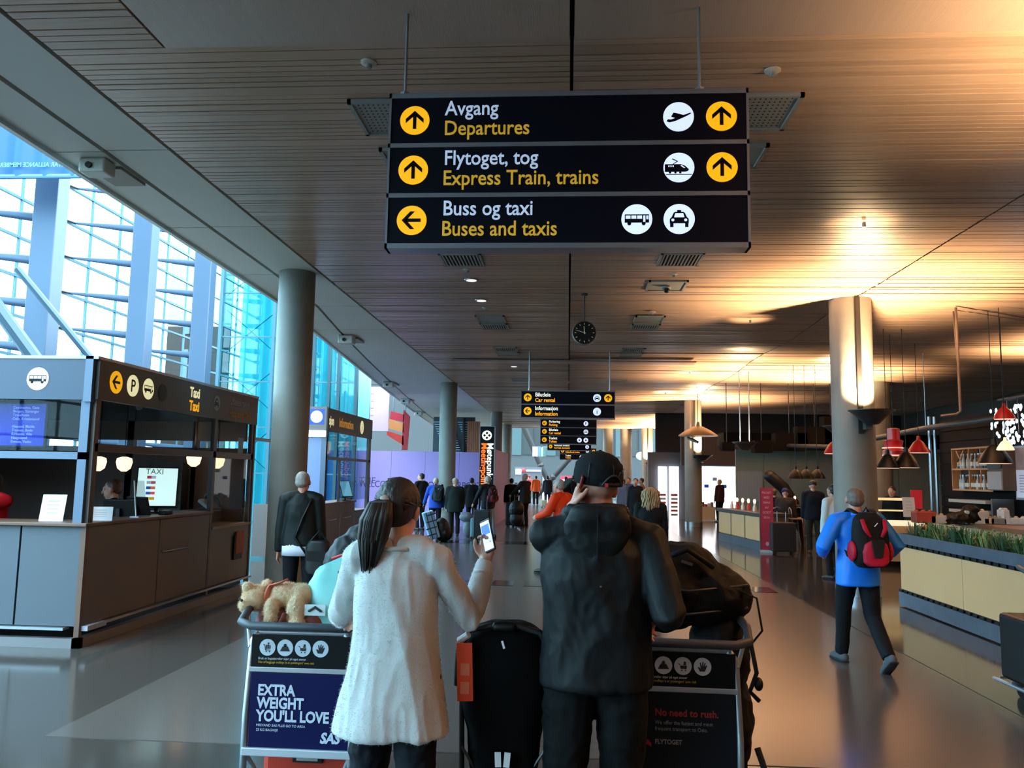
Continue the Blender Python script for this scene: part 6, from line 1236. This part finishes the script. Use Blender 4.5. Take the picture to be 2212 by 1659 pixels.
# turquoise carrier bag
t = thing('carrier_bag', 'turquoise plastic carrier bag with a cut-out handle on the left trolley', 'bag', tl+V((.075, .22, .93))); TQ = mat('plastic_turquoise', (128, 205, 200), .35, var=.05, vscale=6)
mb = MB(); n = 28; prof = [(0, .13, .07), (.02, .145, .085), (.12, .155, .085), (.2, .155, .06), (.27, .145, .03), (.32, .12, .012), (.345, .1, .006)]
vs = []
for z, rx, ry in prof:
    for j in range(n):
        a = 2*PI*j/n; k = 1+.06*math.sin(3*a+z*30)+.04*math.sin(7*a-z*40); ca = math.copysign(abs(math.cos(a))**.7, math.cos(a)); vs.append((ca*rx*k+z*.08, math.sin(a)*ry*k, z+(.05*ca+.015*math.sin(5*a))*(z/.36)**2))
mb.add(vs, [(i*n+j, i*n+(j+1) % n, (i+1)*n+(j+1) % n, (i+1)*n+j) for i in range(len(prof)-1) for j in range(n)]+[tuple(range(n-1, -1, -1)), tuple((len(prof)-1)*n+j for j in range(n))]); mb.obj('bag', TQ, t, smooth='auto')
MB().ell((.055, -.03, .29), (.03, .008, .014)).obj('handle_hole', BLK, t); MB().b2(-.1, -.0, -.122, -.117, .1, .15).obj('print_patch', mat('print_white', (215, 228, 230), .6), t); MB().tube([(-.08, -.125, .12), (-.05, -.126, .14), (-.02, -.125, .12)], .006, 6).obj('logo', mat('print_dark', (50, 60, 60), .6), t)
t = thing('backpack', 'black backpack with red trim on top of the left trolley behind the carrier bag', 'backpack', tl+V((.1, .55, 1.13)), .3); mb = MB()
mb.ell((0, 0, .1), (.17, .13, .16)); mb.ell((.05, 0, .22), (.12, .1, .09)); mb.blob('bag', BLK, t, .01, 4, (.02, 8, 3, 1)); RT = mat('trim_red', (190, 26, 40), .6)
for pts in ([(-.13, -.1, .13), (-.03, -.15, .17), (.08, -.13, .28)], [(.02, -.155, .03), (.06, -.145, .15), (.13, -.1, .27)], [(-.1, -.13, .05), (-.02, -.16, .08), (.1, -.14, .06)]): MB().tube(pts, .009, 6).obj('trim', RT, t, smooth=True)
t = soft('holdall', 'dark holdall under the red-trimmed backpack', 'bag', tl+V((.05, .62, .5)), [((0, 0, .33), (.22, .2, .34))], BLK); MB().tube([(-.1, -.18, .35), (0, -.22, .3), (.1, -.18, .35)], .012, 8).obj('handle', BLK, t)
# bags on the right trolley
BG = mat('bag_black', (5, 5, 6), .7, spec=.25, bump=.2, bscale=60); BG2 = mat('bag_charcoal', (11, 12, 14), .7, spec=.25, bump=.2, bscale=60)
t = soft('duffel_bag', 'large black duffel bag on top of the right trolley', 'bag', tr_+V((.05, .3, 1.02)), [((-.1, 0, .17), (.24, .19, .2)), ((.12, 0, .14), (.2, .17, .15)), ((-.02, 0, .25), (.2, .15, .13))], BG, fold=(.03, 6, 3, 1)); MB().tube([(-.15, -.14, .3), (.0, -.18, .36), (.12, -.14, .28)], .012, 8).obj('handle', BG2, t, smooth=True); MB().box((.0, -.165, .3), (.05, .01, .012), M=Matrix.Rotation(.3, 3, 'Y')).obj('badge', mat('badge_brown', (90, 70, 62), .5), t)
for z in (.1, .2): MB().tube([(-.28, -.1, z), (0, -.2, z-.02), (.28, -.1, z)], .006, 6).obj('zip', mat('zip_dark', (50, 52, 56), .4), t, smooth=True)
t = soft('backpack', 'black backpack with dangling straps bulging right of the right trolley', 'backpack', tr_+V((.22, .32, .35)), [((0, 0, .55), (.14, .2, .22)), ((.02, 0, .25), (.13, .2, .25)), ((0, 0, .05), (.12, .18, .15))], BG, fold=(.02, 8, 3, 1))
MB().tube([(.06, -.14, .85), (.14, -.16, .82), (.16, -.17, .68), (.11, -.17, .62)], [(.012, .005)]*4, 8).obj('strap', BG2, t, smooth=True); MB().tube([(.11, -.17, .62), (.13, -.18, .5), (.1, -.18, .42), (.14, -.18, .38)], .01, 6).obj('strap', BG2, t, smooth=True); MB().ell((.14, -.17, .45), (.02, .02, .03)).obj('buckle', BLK, t, smooth=True)
for pts, c_ in (([(.13, -.17, .18), (.17, -.2, .05), (.19, -.2, -.1)], BG2), ([(.12, -.17, .0), (.18, -.2, -.08), (.24, -.2, -.2)], mat('strap_redwhite', (150, 60, 62), .6))): MB().tube(pts, .014, 6).obj('strap', c_, t, smooth=True)
t = soft('suitcase', 'dark soft suitcase standing on the right trolley platform', 'suitcase', tr_+V((-.05, .5, .19)), [((0, 0, .3), (.2, .22, .34))], BG2); MB().tube([(-.08, -.2, .5), (0, -.23, .47), (.08, -.2, .5)], .012, 8).obj('handle', BG, t)
t = soft('grey_bag', 'dark grey nylon bag beside the arm of the cap wearer on the right trolley', 'bag', tr_+V((-.22, .38, 1.02)), [((0, 0, .12), (.12, .14, .16))], mat('bag_slate', (46, 54, 60), .6)); MB().tube([(-.05, -.1, .24), (0, -.12, .3), (.05, -.1, .24)], .008, 6).obj('handle', BG, t)
# stroller
t = thing('stroller', 'folded black pushchair with an orange tag between the two walkers', 'stroller', (at(1092, 1400, 3.38).x, 3.38, 0)); SB = mat('stroller_black', (2, 2, 3), .9, spec=.15, bump=.2, bscale=80)
mb = MB(); mb.loft([(0, y, z, rx, ry) for y, z, rx, ry in ((0, .42, .12, .05), (0, .5, .135, .07), (.02, .68, .15, .09), (.03, .8, .185, .12), (.03, .93, .195, .135), (.03, 1.0, .188, .13), (.02, 1.05, .165, .115), (.02, 1.085, .125, .09), (.02, 1.105, .07, .05))], 28, 2.3); mb.blob('canopy', SB, t, .011, 4, (.012, 7, 3, 1))
MB().tube([(-.19, -.04, .86), (-.185, -.06, 1.0), (-.14, -.07, 1.08), (0, -.075, 1.115), (.14, -.07, 1.08), (.185, -.06, 1.0), (.19, -.04, .86)], .013, 10).obj('handlebar', mat('bar_black', (30, 31, 34), .5), t, smooth=True); MB().tube([(-.03, -.085, 1.1), (.03, -.085, 1.1)], .02, 10, round_=True).obj('grip_hub', BLK, t, smooth=True)
for sg in (-1, 1):
    MB().tube([(.175*sg, 0, .86), (.165*sg, -.02, .5), (.17*sg, -.05, .12)], .011, 8).obj('frame_tube', BLK, t); MB().tube([(.165*sg, -.03, .62), (-.1*sg, -.03, .22)], .006, 6).obj('cross_brace', mat('brace_dark', (60, 60, 62), .4, .5), t)
    for yy in (-.05, .35): 
        w__ = MB().lathe([(.02, -.02), (.06, -.022), (.065, 0), (.06, .022), (.02, .02)], (.18*sg, yy, .065), 18, Matrix.Rotation(PI/2, 3, 'Y')).obj('wheel', BLK, t, smooth='auto'); MB().lathe([(.02, -.025), (.02, .025)], (.18*sg, yy, .065), 10, Matrix.Rotation(PI/2, 3, 'Y')).obj('hub', ALU, w__)
    MB().tube([(.17*sg, -.04, .15), (.17*sg, .35, .1)], .01, 8).obj('frame_tube', BLK, t)
mb = MB(); mb.ell((0, .08, .32), (.14, .14, .12)); mb.blob('seat_sling', SB, t, .012, 4)
og = MB().box((-.15, -.118, .93), (.062, .006, .22), M=Matrix.Rotation(-.04, 3, 'Y')).obj('gate_tag', mat('tag_orange', (225, 70, 28), .6), t); 
for z in (.94, .87): MB().box((-.148, -.123, z), (.036, .003, .045)).obj('tag_print', mat('tag_pale', (225, 120, 90), .6), og)
MB().tube([(-.18, -.08, 1.04), (-.14, -.1, 1.07)], .014, 8).obj('white_loop', WPAP, t); MB().box((-.0, -.13, 1.04), (.008, .004, .03), M=Matrix.Rotation(-.3, 3, 'Y')).obj('care_label', WPAP, t)
for x in (-.015, .02): MB().box((x, -.1, .6), (.024, .004, .055), M=Matrix.Rotation(.08 if x > 0 else -.05, 3, 'Y')).obj('care_label', WPAP, t)
# luggage in the queue
def case(px, Y, w_, h_, c_, label, rz=0, d=.25):
    p = at(px, 1100, Y); t = thing('suitcase', label, 'suitcase', (p.x, Y, 0), rz); MB().b2(-w_/2, w_/2, -d/2, d/2, .06, h_).obj('shell', c_, t, bevel=.03)
    for x in (-w_*.35, w_*.35): MB().tube([(x, -d*.3, .03), (x, d*.3, .03)], .03, 10).obj('wheel', BLK, t); MB().tube([(x*.5, d*.4, h_), (x*.5, d*.4, h_+.25)], .008, 6).obj('handle_rod', STEEL, t)
    MB().tube([(-w_*.18, d*.4, h_+.25), (w_*.18, d*.4, h_+.25)], .012, 6).obj('grip', BLK, t); MB().b2(-w_*.3, w_*.3, -d/2-.01, -d/2, h_*.3, h_*.8).obj('pocket', c_, t, bevel=.004)
case(1043, 21.3, .45, .78, BLK, 'large black suitcase pulled by the person in light jeans', -.2); case(1026, 21.6, .2, .55, mat('case_teal', (80, 130, 140), .5), 'small teal suitcase beside the large black one')
case(1106, 26.9, .42, .8, BLK, 'tall black suitcase in front of the dark rear column'); case(1690, 19.3, .55, .72, mat('case_black2', (20, 18, 22), .6), 'black suitcase beside the red roll-up banner')
case(1175, 43.5, .3, .4, mat('bag_yellow', (190, 180, 140), .6), 'distant pale yellow bag beside the dark standing person')
t = thing('checked_holdall', 'blue and white checked wheeled holdall in the queue', 'bag', (at(932, 1100, 20.4).x, 20.4, 0), .3); R_ = Matrix.Rotation(-.3, 3, 'Y'); MB().box((0, 0, .42), (.28, .25, .7), M=R_).obj('bag', mat('check_blue', (120, 160, 185), .6), t, bevel=.03)
for k in range(4): MB().box(R_@V((0, -.13, 0))+V((0, 0, .18+k*.17)), (.27, .006, .03), M=R_).obj('stripe', mat('stripe_dark', (30, 40, 55), .6), t)
for k in (-.06, .06): MB().box(R_@V((k, -.131, 0))+V((0, 0, .42)), (.02, .006, .68), M=R_).obj('stripe', mat('stripe_dark', (0, 0, 0)), t)
MB().tube([(-.3, 0, .05), (-.1, 0, .05)], .04, 8).obj('wheel', BLK, t)
soft('black_holdall', 'black holdall leaning against the checked one in the queue', 'bag', (at(955, 1100, 20.6).x, 20.6, .0), [((0, 0, .3), (.2, .18, .3)), ((.08, 0, .2), (.2, .18, .2))], BLK, vox=.015)
soft('grey_holdall', 'grey and red bundle left of the teal suitcase', 'bag', (at(1008, 1100, 22).x, 22, .0), [((0, 0, .55), (.2, .15, .14)), ((.03, 0, .25), (.13, .12, .25))], mat('bundle_grey', (84, 92, 100), .6), vox=.015)
soft('black_trolley_bag', 'black bag hanging below the trolley handle of the tall person', 'bag', (at(1116, 1100, 26.4).x, 26.4, .4), [((0, 0, .2), (.25, .2, .3)), ((0, 0, -.1), (.22, .2, .25))], BLK, vox=.018)
